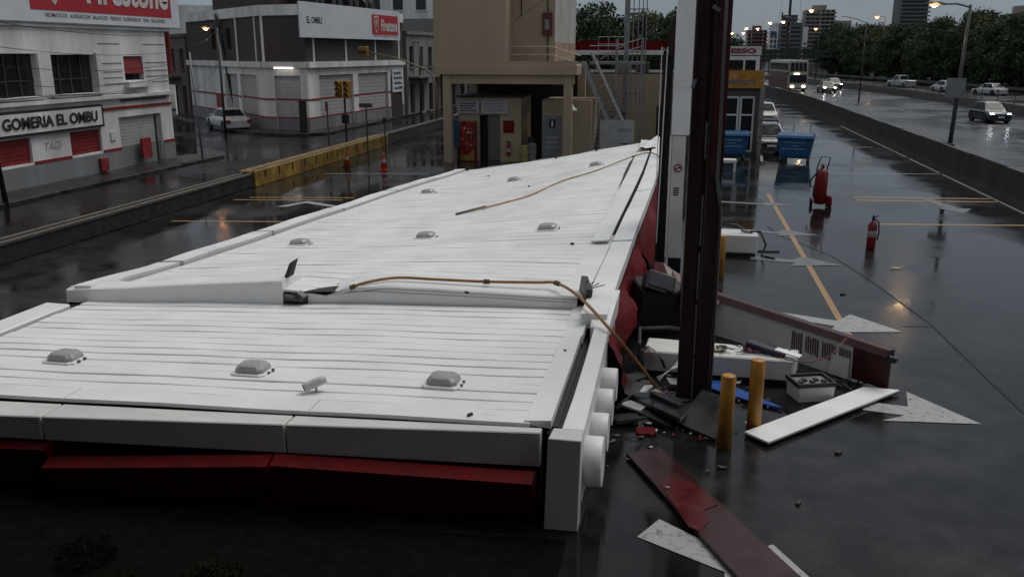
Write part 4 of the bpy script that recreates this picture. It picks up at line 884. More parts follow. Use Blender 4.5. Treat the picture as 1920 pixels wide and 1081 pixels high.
# ================================================================== brick corner building
kb = thing('brick_building', (-25, 56, 0), 'brown brick corner building with white ground floor shutters and red stripes', 'building')
PA, PB, PC, PD = (-26.8, 54.5), (-23.6, 53.9), (-22.2, 69.5), (-38.5, 65.5)
FR = Fac(PB, PC); FM = Fac(PA, PB); FL = Fac(PD, PA)
def shutter(Fc, a, c, z0, z1, par, n=14, m=None):
    m = m or MATS['shutter_white']
    b = MB(); Fc.box(b, a, c, z0, z1, -.24, -.17); sh = b.build('roller_shutter', m, par)
    for k in range(n):
        h = (z1 - z0) / n; b = MB(); Fc.box(b, a, c, z0 + k * h + h * .1, z0 + (k + 1) * h - h * .1, -.169, -.155); b.build('shutter_slat', m, sh)
    b = MB(); Fc.box(b, a, c, 2.0, 2.12, -.154, -.145); b.build('red_stripe', REDP, sh)
    b = MB(); Fc.box(b, a, c, .85, .95, -.154, -.145); b.build('red_stripe', REDP, sh)
    b = MB(); Fc.box(b, a, c, z0, .85, -.154, -.147); b.build('grey_foot', WALLG, sh)
def ground_floor(Fc, bays, par):
    hs = [(a, c, .05, 3.55) for a, c in bays]
    b = MB(); Fc.wall(b, 0, Fc.L, 0, 4.05, hs, .3); b.build('ground_floor_wall', WALLW, par)
    for a, c in bays: shutter(Fc, a, c, .05, 3.55, par)
    prev = 0
    for a, c in bays + [(Fc.L, 0)]:
        if a - prev > .15:
            for z0, z1, m, nm in ((2.0, 2.12, REDP, 'red_stripe'), (.85, .95, REDP, 'red_stripe'), (.0, .84, WALLG, 'dado')):
                b = MB(); Fc.box(b, prev + .01, a - .01, z0, z1, .001, .03); b.build(nm, m, par)
        prev = c
ground_floor(FR, [(1.6, 6.6), (7.4, 12.6)], kb)
ground_floor(FM, [(.75, 2.75)], kb)
ground_floor(FL, [(8.3, 10.9), (11.5, 14.6)], kb)
b = MB()
for Fc in (FR, FM, FL): Fc.box(b, 0, Fc.L, 4.05, 4.42, -.3, .22)
tag(b.build('cornice', WALLW, kb), kind='stuff')
for Fc, hs in ((FR, []), (FM, []), (FL, [(6.0, 6.9, 5.2, 6.6), (9.3, 10.2, 5.2, 6.6)])):
    b = MB(); Fc.wall(b, 0, Fc.L, 4.42, 7.25, hs, .3); b.build('brick_wall', BRICK, kb)
    b = MB(); Fc.box(b, 0, Fc.L, 7.25, 7.9, -.3, .12); b.build('white_band', WALLW, kb)
    b = MB(); Fc.box(b, .4, Fc.L - .4, 7.9, 10.4, -2.4, -2.1); b.build('upper_wall', BRICK, kb)
    for (a, c, z0, z1) in hs: b = MB(); Fc.box(b, a, c, z0, z1, -.25, -.2); b.build('window', GLASS, kb)
for Fc, ss in ((FR, (1.0, 5.6, 10.4, 14.8)), (FM, (.08,)), (FL, (8.0, 11.4, 15.0))):
    for s in ss: b = MB(); Fc.box(b, s - .09, s + .09, 4.43, 7.24, .001, .06); b.build('white_pier', WALLW, kb)
b = MB(); b.prism([Vector((*p, 7.6)) for p in (PB, PC, (-38, 80), PD, PA)], (0, 0, .1)); b.build('roof', DARK, kb)
b = MB(); FM.box(b, 1.0, 2.4, 4.0, 4.09, .23, .3); b.build('lit_tube_lamp', LAMP_T, kb)
b = MB(); FM.box(b, .9, 2.5, 4.1, 4.16, .225, .34); b.build('lamp_hood', WALLW, kb)
b = MB(); FL.box(b, 6.2, 7.6, .1, 2.0, .001, .06); b.build('red_door', REDP, kb)
b = MB(); FR.box(b, 13.1, 15.2, .1, 3.2, .001, .05); b.build('brown_door', mat('brown_door', (.05, .032, .028), .6), kb)
nb = thing('price_board', FR.p(14, 2.2, .1), 'white notice board with rows of black lettering at the brick building end', 'sign')
b = MB(); FR.box(b, 13.2, 15.3, 2.0, 3.75, .06, .12); b.build('board', BOARD, nb)
rnd = random.Random(31)
for k in range(4):
    s_ = 13.45 + .1 * rnd.random()
    while s_ < 14.9:
        w_ = rnd.uniform(.1, .3); b = MB(); FR.box(b, s_, s_ + w_, 3.35 - k * .38, 3.35 - k * .38 + rnd.uniform(.14, .22), .121, .128); b.build('blurred_mark', INK, nb); s_ += w_ + .06
b2 = thing('wall_billboard', FR.p(7, 5.9, .3), 'white billboard with a red brand panel on the brick corner building', 'billboard')
zb0, zb1 = 5.9, 8.02
b = MB(); FR.box(b, -1.2, 14.3, zb0, zb1, .3, .4); b.build('board', BOARD, b2)
for s in (.5, 5, 10, 13.5): b = MB(); FR.box(b, s, s + .1, 6.2, 6.4, .0, .3); b.build('bracket', GREYD, b2)
b = MB(); FR.box(b, 9.2, 13.9, 6.25, 7.65, .401, .412); b.build('red_field', BOARDR, b2)
text('brand_lettering', 'Firestone', FR.p(10.75, 6.5, .413), FR.d, (0, 0, 1), .85, SIL, b2, width=2.95, bold=.03, shear=.1, extrude=.01)
shield(b2, FR.p(9.95, 6.35, .413), FR.d, .75, 1.15, SIL, BOARDR)
for i_, q in enumerate(('NEUMATICOS', 'ALINEACION', 'BALANCEO')): text('small_lettering', q, FR.p(9.5 + 1.5 * i_, 6.08, .401), FR.d, (0, 0, 1), .13, mat('small_red_ink', (.2, .05, .05), .6), b2, width=1.35, extrude=.005)
text('shop_lettering', 'EL OMBU', FR.p(-.35, 6.75, .401), FR.d, (0, 0, 1), .42, INK, b2, width=2.0, bold=.02, extrude=.008)
# tyres and lumber on the ledge above the band
for k in range(9):
    rnd = random.Random(k); s = 1 + k * 1.3; c_ = FR.p(s, 8.0, -.6 - .2 * (k % 2)); b = MB()
    b.lathe([(.2, -.1), (.36, -.11), (.4, 0), (.36, .11), (.2, .1)], c_ + Vector((0, 0, .32 + .1 * rnd.random())), 14, 'XY'[k % 2]); tag(b.build('stored_tyre', BLACK), 'black tyre stored on the roof ledge behind the wall billboard', 'tyre', 'tyres on the roof ledge')

# ------------------------------------------------------------------ more street buildings
def block(name, label, A, B, depth, H, m, floors, bays, par_m=None, z0=0, group=None):
    t = thing(name, (A[0], A[1], 0), label, 'building', group); Fc = Fac(A, B); fh = (H - .4) / floors; hs = []
    for f in range(floors):
        for k in range(bays):
            a = Fc.L * (k + .28) / bays; hs.append((a, a + Fc.L * .44 / bays, f * fh + fh * (.28 if f else .05), f * fh + fh * .82))
    b = MB(); Fc.wall(b, 0, Fc.L, 0, H, hs, .3); b.build('wall', m, t)
    for h in hs:
        b = MB(); Fc.box(b, h[0], h[1], h[2], h[3], -.28, -.22); wn = b.build('window', GLASS, t)
        b = MB(); s = (h[0] + h[1]) / 2; Fc.box(b, s - .03, s + .03, h[2], h[3], -.219, -.17); b.build('mullion', GREYD, wn)
        b = MB(); Fc.box(b, h[0] - .1, h[1] + .1, h[2] - .12, h[2] - .01, .001, .12); b.build('sill', m, wn)
    b = MB(); Fc.box(b, -.1, Fc.L + .1, H, H + .25, -.4, .15); b.build('parapet', par_m or m, t)
    q = [Fc.p(0, 0, -.3), Fc.p(Fc.L, 0, -.3), Fc.p(Fc.L, 0, -depth), Fc.p(0, 0, -depth)]
    b = MB(); b.loft([q, [p + Vector((0, 0, H - .3)) for p in q]]); b.build('block', m, t)
    return t, Fc
GREYW = mat('grey_render', (.21, .205, .2), .8, var=.3, scale=.8, streak=True)
OCHR = mat('dull_ochre_render', (.14, .105, .085), .8, var=.3, scale=.8, streak=True)
t, Fc = block('row_house', 'grey two storey house beyond the brick building, balcony over the pavement', (-22.1, 70.2), (-21.7, 77), 8, 6.4, GREYW, 2, 3)
b = MB(); Fc.box(b, .3, 5.2, 3.0, 3.15, .001, 1.0); b.build('balcony', GREYW, t)
for k in range(12): b = MB(); Fc.box(b, .4 + k * .42, .43 + k * .42, 3.15, 4.0, .92, .95); b.build('baluster', BLACK, t)
t, Fc = block('row_house', 'low ochre house with a red tiled awning further down the street', (-21.6, 77.5), (-21.0, 86), 8, 4.8, OCHR, 1, 3)
b = MB(); b.hexa([Fc.p(0, 3.6, 1.2), Fc.p(8, 3.6, 1.2), Fc.p(8, 3.6, 0), Fc.p(0, 3.6, 0), Fc.p(0, 3.7, 1.2), Fc.p(8, 3.7, 1.2), Fc.p(8, 4.4, 0), Fc.p(0, 4.4, 0)]); b.build('awning', REDP, t)
block('row_house', 'tall grey house closing the street behind the awning', (-20.8, 87), (-20, 100), 9, 8.5, GREYW, 3, 4)
block('row_house', 'pale house with dark windows at the end of the side street', (-19.8, 101), (-17, 130), 9, 6.5, WALLG, 2, 6)
t, Fc = block('row_house', 'dark shabby two storey house across the side street behind the workshop', (-47, 74), (-39.2, 66.3), 8, 6.2, OCHR, 2, 4)
b = MB(); Fc.box(b, 1, 9, 3.0, 3.12, .001, .8); b.build('balcony', OCHR, t)
block('row_house', 'white taller house further up the side street', (-60, 88), (-48, 75), 8, 9.5, WALLW, 3, 5)
t, Fc = block('apartment_block', 'pale stepped block with water tanks far behind the brick building', (-44, 105), (-22, 108), 12, 12.5, WALLW, 4, 8)
for s in (4, 9, 15): b = MB(); b.lathe([(.8, 12.5), (.85, 14), (.5, 14.5)], Fc.p(s, 0, -4), 14); b.build('water_tank', GREYD, t)

# ================================================================== beige tank tower and service rooms
bt = thing('service_tower', (-8, 42, 0), 'beige rendered tower block on columns over the service rooms', 'building')
b = MB(); b.box(-11.3, -7.95, 40.0, 49.5, 4.45, 8.8); b.build('tank_block', BEIGE, bt)
XS = atY(1040, 60, 41.6).x
b = MB(); b.box(-7.949, XS, 41.6, 49.5, 4.45, 8.8); b.build('recessed_block', BEIGE, bt)
b = MB(); b.box(XS, XS + .02, 41.62, 49.4, 5.45, 8.8); b.build('pale_side', BEIGE_L, bt)  # paler panel puts the brighter light on this side into its colour
b = MB(); b.box(XS, XS + .018, 41.62, 49.4, 4.6, 5.449); b.build('salmon_side', BEIGE_O, bt)
b = MB(); b.box(-11.32, -4.75, 39.95, 43.5, 4.02, 4.45); b.build('floor_slab', BEIGE, bt, bevel=.02)
b = MB(); b.box(-10.95, -4.9, 40.15, 40.5, 3.62, 4.02); b.build('beam', BEIGE, bt)
for x in (-10.95, -5.35):
    for y in (40.1, 45.4): b = MB(); b.box(x, x + .38, y, y + .4, 0, 4.02); b.build('column', BEIGE, bt, bevel=.01)
b = MB(); b.box(-8.0, -4.78, 40.02, 40.1, 4.45, 4.62); b.build('kerb', BEIGE, bt)
for z in (4.9, 5.25): b = MB(); b.tube([(-7.9, 40.1, z), (-5.9, 40.1, z), (-4.6, 40.1, z - .4)], .025, 6); b.build('rail', STEEL, bt)
b = MB(); b.tube([(-6.3, 41.5, 4.5), (-6.3, 41.5, 6.2), (-6.35, 41.55, 8.6)], .03, 6); b.build('cable', BLACK, bt)
b = MB(); b.box(-6.55, -6.1, 41.4, 41.59, 5.75, 6.75); sb_ = b.build('siren_box', mat('faded_red_box', (.1, .016, .018), .6, var=.5, scale=6), bt, bevel=.02); b = MB(); b.box(-6.42, -6.22, 41.38, 41.399, 6.0, 6.45); b.build('face_plate', GREYM, sb_)
b = MB(); b.tube([(-7.55, 41.57, 6.6), (-7.55, 41.57, 8.8)], .03, 6); b.build('cable', BLACK, bt)
b = MB(); b.box(-10.9, -5, 46.0, 46.2, 0, 4.0); b.build('rear_wall', DARK, bt)

sr = thing('service_room', (-9, 41.5, 0), 'low beige service room with a dark open doorway under the tower', 'building')
Fs = Fac((-10.5, 41.3), (-7.5, 41.3))
b = MB(); Fs.wall(b, 0, 3.0, 0, 2.95, [(1.0, 1.42, 0, 2.15), (1.43, 2.0, 0, 2.15)], .2); b.box(-10.5, -10.3, 41.5, 44, 0, 2.95); b.box(-7.7, -7.5, 41.5, 44, 0, 2.95); b.build('wall', BEIGE, sr)
b = MB(); b.box(-10.6, -7.4, 41.2, 44, 2.96, 3.05); b.build('roof', DARK, sr)
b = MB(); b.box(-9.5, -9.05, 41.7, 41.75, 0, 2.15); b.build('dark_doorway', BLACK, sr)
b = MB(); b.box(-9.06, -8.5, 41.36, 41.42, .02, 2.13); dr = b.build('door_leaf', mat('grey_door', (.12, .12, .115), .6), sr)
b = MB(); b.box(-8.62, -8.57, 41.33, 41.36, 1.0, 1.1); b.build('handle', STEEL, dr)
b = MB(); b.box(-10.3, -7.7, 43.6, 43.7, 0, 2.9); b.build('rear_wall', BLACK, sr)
for (xa, xb, lab) in ((-10.55, -9.5, 'white notice board with dark rows of lettering over the vending machine'), (-9.38, -8.12, 'white notice board with grey small print over the open doorway')):
    t = thing('notice_board', (xa, 41.25, 2.2), lab, 'sign')
    b = MB(); b.box(xa, xb, 41.2, 41.29, 2.22, 2.78); b.build('board', mat('notice_white', (.42, .42, .43), .6), t)
    for k in range(4): b = MB(); b.box(xa + .1 + .02 * k, xb - .12 - .1 * (k % 3), 41.19, 41.199, 2.66 - k * .11, 2.70 - k * .11); b.build('text_line', INK if xa < -10 else GREYM, t)
rs = thing('red_notice', (-8.3, 41.25, 1.4), 'plain red notice on the wall right of the doorway', 'sign')
b = MB(); b.box(-8.34, -7.84, 41.24, 41.29, 1.35, 1.9); b.build('plate', RED, rs)
for k in range(3): b = MB(); b.box(-8.28, -7.92, 41.23, 41.239, 1.5 + k * .12, 1.53 + k * .12); b.build('text_line', REDP, rs)
vm = thing('vending_machine', (-9.95, 40.9, 0), 'red drinks vending machine with pale bottles printed on its front', 'vending machine')
b = MB(); b.box(-10.35, -9.62, 40.8, 41.28, .0, 1.85); b.build('cabinet', mat('vending_red', (.22, .012, .014), .35, var=.5, scale=4), vm, bevel=.02)
rnd = random.Random(5)
for k in range(12):
    x, z = -10.25 + rnd.random() * .5, .55 + rnd.random() * 1.1; b = MB(); b.lathe([(.02, -.008), (rnd.uniform(.03, .07), -.004), (.02, 0)], (x, 40.795, z), 10, 'Y'); b.build('printed_spot', mat('print_pale%d' % (k % 3), ((.5, .35, .3), (.35, .15, .1), (.4, .1, .1))[k % 3], .5), vm)
b = MB(); b.prism([(-10.3, 40.79, .05), (-9.67, 40.79, .05), (-9.67, 40.79, .6), (-9.9, 40.79, .35), (-10.3, 40.79, .25)], (0, .008, 0)); b.build('yellow_print', YELW, vm)
b = MB(); b.box(-9.76, -9.66, 40.77, 40.799, 1.0, 1.3); b.build('coin_panel', DARK, vm)
we2 = thing('fire_extinguisher', (-8.1, 41.2, .3), 'red extinguisher hung on the beige wall below the red notice', 'extinguisher')
b = MB(); b.lathe([(.08, .3), (.09, .33), (.09, .78), (.03, .88)], (-8.08, 41.18, 0), 12); b.build('cylinder', RED_DEEP, we2, smooth=True)
b = MB(); b.lathe([(.092, .45), (.092, .62)], (-8.08, 41.18, 0), 12); b.build('label_band', MATS['label_pale'], we2)
b = MB(); b.obox((-8.08, 41.16, .92), (.18, .05, .05), 0, 0, .3); b.build('valve', BLACK, we2)
pb = thing('blue_poster', (-10.75, 40.9, .9), 'blue poster board beside the tower column', 'sign')
b = MB(); b.box(-10.56, -10.45, 41.0, 41.2, 0, .7); b.build('post', GREYD, pb)
b = MB(); b.box(-10.85, -10.42, 40.95, 41.0, .7, 1.9); b.build('panel', mat('poster_blue', (.02, .09, .17), .5), pb)
b2_ = thing('restroom_block', (-5.5, 41.5, 0), 'beige restroom block with a grey door beside the black stairs', 'building')
b = MB(); b.box(-6.5, -4.2, 41.3, 44, 0, 2.88); b.build('wall', BEIGE, b2_)
b = MB(); b.box(-6.45, -5.6, 41.22, 41.299, .02, 2.15); dr = b.build('grey_door', mat('pale_door', (.17, .18, .19), .6), b2_)
b = MB(); b.box(-6.15, -5.85, 41.2, 41.219, 1.6, 2.0); sg_ = b.build('figure_plate', INK, dr)
b = MB(); b.lathe([(.03, 0), (.035, .01)], (-6.0, 41.195, 1.93), 8, 'Y'); b.box(-6.04, -5.96, 41.19, 41.199, 1.66, 1.88); b.build('figure', BOARD, sg_)
for k in range(3): b = MB(); b.box(-6.3, -5.75, 41.2, 41.219, .65 + k * .22, .78 + k * .22); b.build('text_line', mat('pale_print', (.3, .3, .31), .6), dr)
b = MB(); b.lathe([(.24, 2.42), (.2, 2.52), (.06, 2.62), (.05, 2.7)], (-5.0, 40.6, 0), 14); t = tag(b.build('wall_lamp', WHITE_D, smooth=True), 'white enamel lamp shade hung on the tower column', 'lamp')
b = MB(); b.tube([(-5.0, 40.6, 2.68), (-5.0, 40.45, 2.9), (-5.15, 40.3, 2.9)], .02, 6); b.build('arm', GREYD, t)
for k, (x, m, h) in enumerate(((-7.25, mat('yellow_drum', (.3, .28, .1), .6), .75), (-6.9, GREYM, .85), (-7.0, BLACK, 1.1))):
    y = 41.0 + .4 * (k == 2); b = MB(); b.lathe([(.18, 0), (.2, h), (.15, h + .05)], (x, y, 0), 14); b.lathe([(.21, h * .5), (.215, h * .55), (.21, h * .6)], (x, y, 0), 14); tag(b.build('waste_drum', m), ('pale yellow drum by the service room corner', 'grey drum beside the pale yellow drum', 'black drum behind the two pale drums')[k], 'drum')

# black stairs, steel ladder stair, catwalk
bs = thing('black_stairs', (-3.9, 43, 0), 'black steel stairs climbing beside the restroom block', 'stairs')
for k in range(11): b = MB(); b.box(-4.15, -2.95, 42.4 + k * .25, 42.68 + k * .25, .1 + k * .2, .15 + k * .2); b.build('tread', mat('stair_tread', (.05, .055, .055), .4), bs)
for x in (-4.18, -2.92): b = MB(); b.hexa([(x - .03, 42.3, 0), (x + .03, 42.3, 0), (x + .03, 45.3, 2.2), (x - .03, 45.3, 2.2), (x - .03, 42.3, .2), (x + .03, 42.3, .2), (x + .03, 45.3, 2.4), (x - .03, 45.3, 2.4)]); b.build('stringer', BLACK, bs)
ls = thing('steel_ladder_stair', (-3, 43, 0), 'galvanised ladder stair running diagonally down from the tower deck', 'stairs')
T0, T1 = Vector((-4.75, 42.0, 4.6)), Vector((-2.75, 42.0, .3))
for dy in (0, .7):
    b = MB(); p, q = T0 + Vector((0, dy, 0)), T1 + Vector((0, dy, 0)); b.hexa([p + Vector((-.1, 0, 0)), p + Vector((.1, 0, .0)), p + Vector((.1, .06, 0)), p + Vector((-.1, .06, 0)), q + Vector((-.1, 0, 0)), q + Vector((.1, 0, 0)), q + Vector((.1, .06, 0)), q + Vector((-.1, .06, 0))]); b.build('stringer', STEEL, ls)
    b = MB(); b.tube([p + Vector((.42, 0, .35)), q + Vector((.42, 0, .55))], .055, 6); b.build('handrail', STEEL, ls)
for k in range(1, 18): b = MB(); p = T0.lerp(T1, k / 18); b.box(p.x - .1, p.x + .1, 42.06, 42.7, p.z - .015, p.z + .015); b.build('tread', GREYM, ls)
for k in range(1, 6): b = MB(); p = T0.lerp(T1, k / 6); b.tube([p, p + Vector((.42, 0, .45))], .03, 6); b.build('baluster', STEEL, ls)
cw = thing('catwalk', (-3, 43.5, 0), 'grey steel catwalk with rails and a rung cage between tower and mast', 'walkway')
b = MB(); b.box(-4.5, -2.0, 42.9, 44.2, 4.45, 4.58); b.build('deck', GREYM, cw)
for x in (-3.25, -2.05): b = MB(); b.box(x - .05, x + .05, 43.0, 43.1, 0, 5.6); b.build('post', GREYM, cw)
for z in (4.95, 5.3): b = MB(); b.tube([(-4.5, 42.95, z), (-3.2, 42.95, z), (-2.0, 42.95, z + .35)], .022, 6); b.build('rail', STEEL, cw)
b = MB(); b.tube([(-4.0, 43, 4.7), (-2.6, 43, 5.5)], .03, 6); b.build('rail', STEEL, cw)
for k in range(10): b = MB(); b.box(-3.2, -2.1, 43.05, 43.1, 2.3 + k * .22, 2.33 + k * .22); b.build('rung', GREYM, cw)
for z in (5.0, 5.4, 5.75): b = MB(); b.tube([(-4.4, 46, z), (-2.9, 46, z)], .02, 6); b.build('rail', STEEL, cw)
for x in (-4.4, -3.9, -3.4, -2.9): b = MB(); b.tube([(x, 46, 4.5), (x, 46, 5.75)], .02, 6); b.build('post', STEEL, cw)
ms = thing('lattice_mast', (-2.6, 45, 0), 'grey steel mast with thin guy rods behind the catwalk', 'mast')
b = MB(); b.box(-3.05, -2.8, 44.9, 45.1, 0, 10.5); b.build('main_leg', GREYM, ms)
for x in (-2.65, -2.4, -2.2, -2.02): b = MB(); b.tube([(x, 45, 2.5), (x + .05, 45, 10.5)], .025, 6); b.build('rod', GREYM, ms)
for z in (3, 5, 7, 9): b = MB(); b.box(-3.0, -1.95, 45.02, 45.06, z, z + .05); b.build('tie', GREYM, ms)
wb = thing('white_panel_board', (-3.1, 42.6, 0), 'white board with faint grey lettering leaning by the black stairs', 'board')
b = MB(); b.box(-3.85, -2.25, 41.9, 41.96, .3, 1.95); b.build('board', mat('dull_white_board', (.4, .4, .39), .6, var=.2), wb)
for x in (-3.7, -2.4): b = MB(); b.box(x - .05, x + .05, 41.97, 42.03, 0, 1.9); b.build('leg', GREYM, wb)
for k in range(4): b = MB(); b.lathe([(.05, 0), (.08, 0), (.08, -.005), (.05, -.005), (.05, 0)], (-2.95 + .17 * k, 41.895, 1.5), 10, 'Y', cap=False); b.build('blurred_mark', GREYM, wb)
b = MB(); b.box(-2.85, -2.5, 41.88, 41.899, .85, .9); b.box(-2.7, -2.65, 41.88, 41.899, .7, .85); b.build('symbol', GREYD, wb)

sh = thing('station_shop', (-1, 48, 0), 'beige station shop with a red roof band and dark doorway', 'building')
Fh = Fac((-6, 47), (3.9, 47))
b = MB(); Fh.wall(b, 0, 9.9, 0, 3.9, [(4.6, 5.15, 0, 2.3)], .25); b.build('wall', BEIGE, sh)
b = MB(); b.box(-1.4, -.85, 47.3, 47.35, 0, 2.3); b.build('dark_doorway', BLACK, sh)
b = MB(); b.box(-6, 3.9, 47.26, 55, 3.9, 4.0); b.build('roof', DARK, sh)
for x in (-3.6, -2.6, .0): b = MB(); b.box(x, x + .7, 47.6, 48.2, 4.0, 4.5); b.build('roof_unit', (GREYM, GREYD, WALLG)[int(x) % 3], sh, bevel=.02)
crumple('yellow_sack', (-.95, 41.2, .25), (.8, .5), mat('yellow_sack', (.36, .2, .03), .7), 'crumpled yellow sheet on a pallet beyond the canopy corner', 'sheet', 33, .5)
b = MB(); b.box(-1.4, -.5, 40.9, 41.5, .12, .25); pt_ = tag(b.build('pallet', mat('pallet_wood', (.16, .1, .05), .8)), 'wooden pallet under the yellow sheet', 'pallet')
for x in (-1.35, -.98, -.6): b = MB(); b.box(x, x + .1, 40.9, 41.5, 0, .119); b.build('bearer', MATS['pallet_wood'], pt_)
cb2 = thing('far_canopy', (-4, 62, 0), 'red and white canopy roof of the next station forecourt', 'canopy')
b = MB(); b.box(-12, 2.6, 60, 72, 5.15, 5.75); b.build('red_band', RED, cb2)
b = MB(); b.box(-12.02, 2.62, 59.98, 72.02, 4.85, 5.14); b.build('white_band', WHITE_D, cb2)
for x in (-9, 0): b = MB(); b.box(x - .2, x + .2, 65, 65.4, 0, 4.85); b.build('column', GREYM, cb2)

# ================================================================== kiosk
ki = thing('kiosk', (2.5, 46, 0), 'small kiosk with a white glazed double door under an orange banner', 'kiosk')
Fk = Fac((-.2, 46), (3.62, 46))
b = MB(); Fk.wall(b, 0, 3.82, 0, 3.3, [(2.15, 3.65, .1, 2.92)], .15); b.box(3.45, 3.62, 46.16, 49, 0, 3.3); b.box(-.2, -.05, 46.16, 49, 0, 3.3); b.build('wall', mat('kiosk_grey', (.1, .1, .1), .6), ki)
b = MB(); b.box(-.3, 3.7, 45.9, 49, 3.301, 3.4); b.build('roof', DARK, ki)
for (a, c) in ((1.97, 2.68), (2.72, 3.43)):
    b = MB(); b.box(a, c, 46.08, 46.1, .15, 2.9); dr = b.build('door', GLASS, ki)
    for (x0, x1, z0, z1) in ((a, a + .09, .15, 2.9), (c - .09, c, .15, 2.9), (a + .09, c - .09, .15, .25), (a + .09, c - .09, 2.8, 2.9), (a + .09, c - .09, 1.95, 2.03), (a + .09, c - .09, 1.1, 1.18)):
        b = MB(); b.box(x0, x1, 46.02, 46.079, z0, z1); b.build('frame_bar', WHITE_D, dr)
b = MB(); b.box(3.63, 3.85, 45.7, 46.0, 0, 3.3); b.build('mottled_pillar', mat('mottled_stone', (.25, .24, .23), .7, var=.7, scale=9), ki)
bn = thing('orange_banner', (2.7, 45.8, 3.4), 'faded orange banner with blue lettering above the kiosk door', 'banner')
b = MB(); b.box(1.6, 3.75, 45.72, 45.8, 3.3, 4.15); b.build('panel', mat('orange_banner', (.42, .19, .02), .6, var=.3, scale=3), bn)
text('lettering', 'LE', (2.2, 45.715, 3.82), (1, 0, 0), (0, 0, 1), .22, mat('banner_pale', (.42, .34, .2), .6), bn, bold=.03, extrude=.004)
text('lettering', 'PINCHOTS', (1.85, 45.715, 3.47), (1, 0, 0), (0, 0, 1), .24, mat('banner_blue', (.06, .13, .22), .6), bn, width=1.55, bold=.02, extrude=.004)
b = MB(); b.box(1.7, 3.6, 45.81, 45.9, 3.4, 3.5); b.build('bracket', DARK, bn)
es = thing('station_sign', (2.7, 52, 0), 'white station roof sign with red lettering behind the orange banner', 'sign')
b = MB(); b.box(2.05, 4.02, 51.6, 51.8, 4.85, 5.33); b.build('board', mat('sign_white', (.6, .58, .56), .5), es)
b = MB(); b.box(1.2, 2.049, 51.58, 51.8, 4.85, 5.3); b.build('red_block', REDP, es)
text('lettering', 'ESSO', (2.38, 51.59, 4.95), (1, 0, 0), (0, 0, 1), .27, mat('sign_red_ink', (.2, .01, .02), .5), es, width=1.35, bold=.05, extrude=.004)
for x in (1.6, 3.9): b = MB(); b.box(x - .05, x + .05, 51.65, 51.75, 0, 4.85); b.build('post', GREYM, es)
gw = thing('glazed_annex', (2.7, 51, 0), 'pale glazed annex between the banner and the station sign', 'building')
Fg = Fac((1.0, 50.2), (3.85, 50.2)); b = MB(); Fg.wall(b, 0, 2.85, 0, 4.8, [(1.2, 2.0, 4.05, 4.6), (2.1, 2.65, 4.05, 4.6)], .15); b.build('wall', WALLW, gw)
for a, c in ((1.2, 2.0), (2.1, 2.65)): b = MB(); Fg.box(b, a, c, 4.05, 4.6, -.12, -.08); b.build('window', GLASS, gw)
b = MB(); b.box(1.0, 3.85, 50.36, 51.5, 4.6, 4.7); b.build('roof', DARK, gw)

# ================================================================== highway furniture
def bxx(Y, x): return x + bend(Y)
hb = thing('concrete_barrier', (11.3, 60, 0), 'dark wet concrete barrier between the forecourt and the highway', 'barrier')
ys = []; Y = 14.0
while Y < 190: ys.append(Y); Y += 4 if Y < 100 else 8
for i in range(len(ys) - 1):
    a, c = ys[i] + .015, ys[i + 1] - .015; h = 1.12 + .02 * (i % 2)
    b = MB(); b.loft([[(bxx(y, 11.1), y, 0), (bxx(y, 11.16), y, .25), (bxx(y, 11.24), y, h), (bxx(y, 11.42), y, h), (bxx(y, 11.5), y, .25), (bxx(y, 11.56), y, 0)] for y in (a, c)]); b.build('barrier_block', CONC, hb)
mb_ = thing('median_barrier', (27.3, 90, 0), 'low concrete median barrier with a thin fence in the middle of the highway', 'barrier')
ys = [30 + 8 * k for k in range(34)]
for i in range(len(ys) - 1):
    a, c = ys[i] + .015, ys[i + 1] - .015
    b = MB(); b.loft([[(bxx(y, 27.0), y, 0), (bxx(y, 27.12), y, .8), (bxx(y, 27.4), y, .8), (bxx(y, 27.52), y, 0)] for y in (a, c)]); b.build('barrier_block', CONC, mb_)
for i in range(0, len(ys) * 2 - 2):
    y = 30 + 4 * i
    if y > 180: break
    b = MB(); b.tube([(bxx(y, 27.26), y, .8), (bxx(y, 27.26), y, 1.75)], .035, 5); b.build('fence_post', GREYD, mb_)
for z in (1.2, 1.7):
    b = MB(); b.tube([(bxx(y, 27.26), y, z) for y in range(30, 182, 8)], .018, 4); b.build('fence_wire', GREYD, mb_)
fb = thing('far_barrier', (43.2, 120, 0), 'far guard rail at the foot of the roadside trees', 'barrier')
b = MB(); b.loft([[(bxx(y, 43.2), y, .45), (bxx(y, 43.2), y, .8), (bxx(y, 43.3), y, .8), (bxx(y, 43.3), y, .45)] for y in range(50, 290, 10)]); b.build('rail', GREYD, fb)
for y in range(50, 290, 10): b = MB(); b.box(bxx(y, 43.3), bxx(y, 43.4), y, y + .12, 0, .75); b.build('post', GREYD, fb)

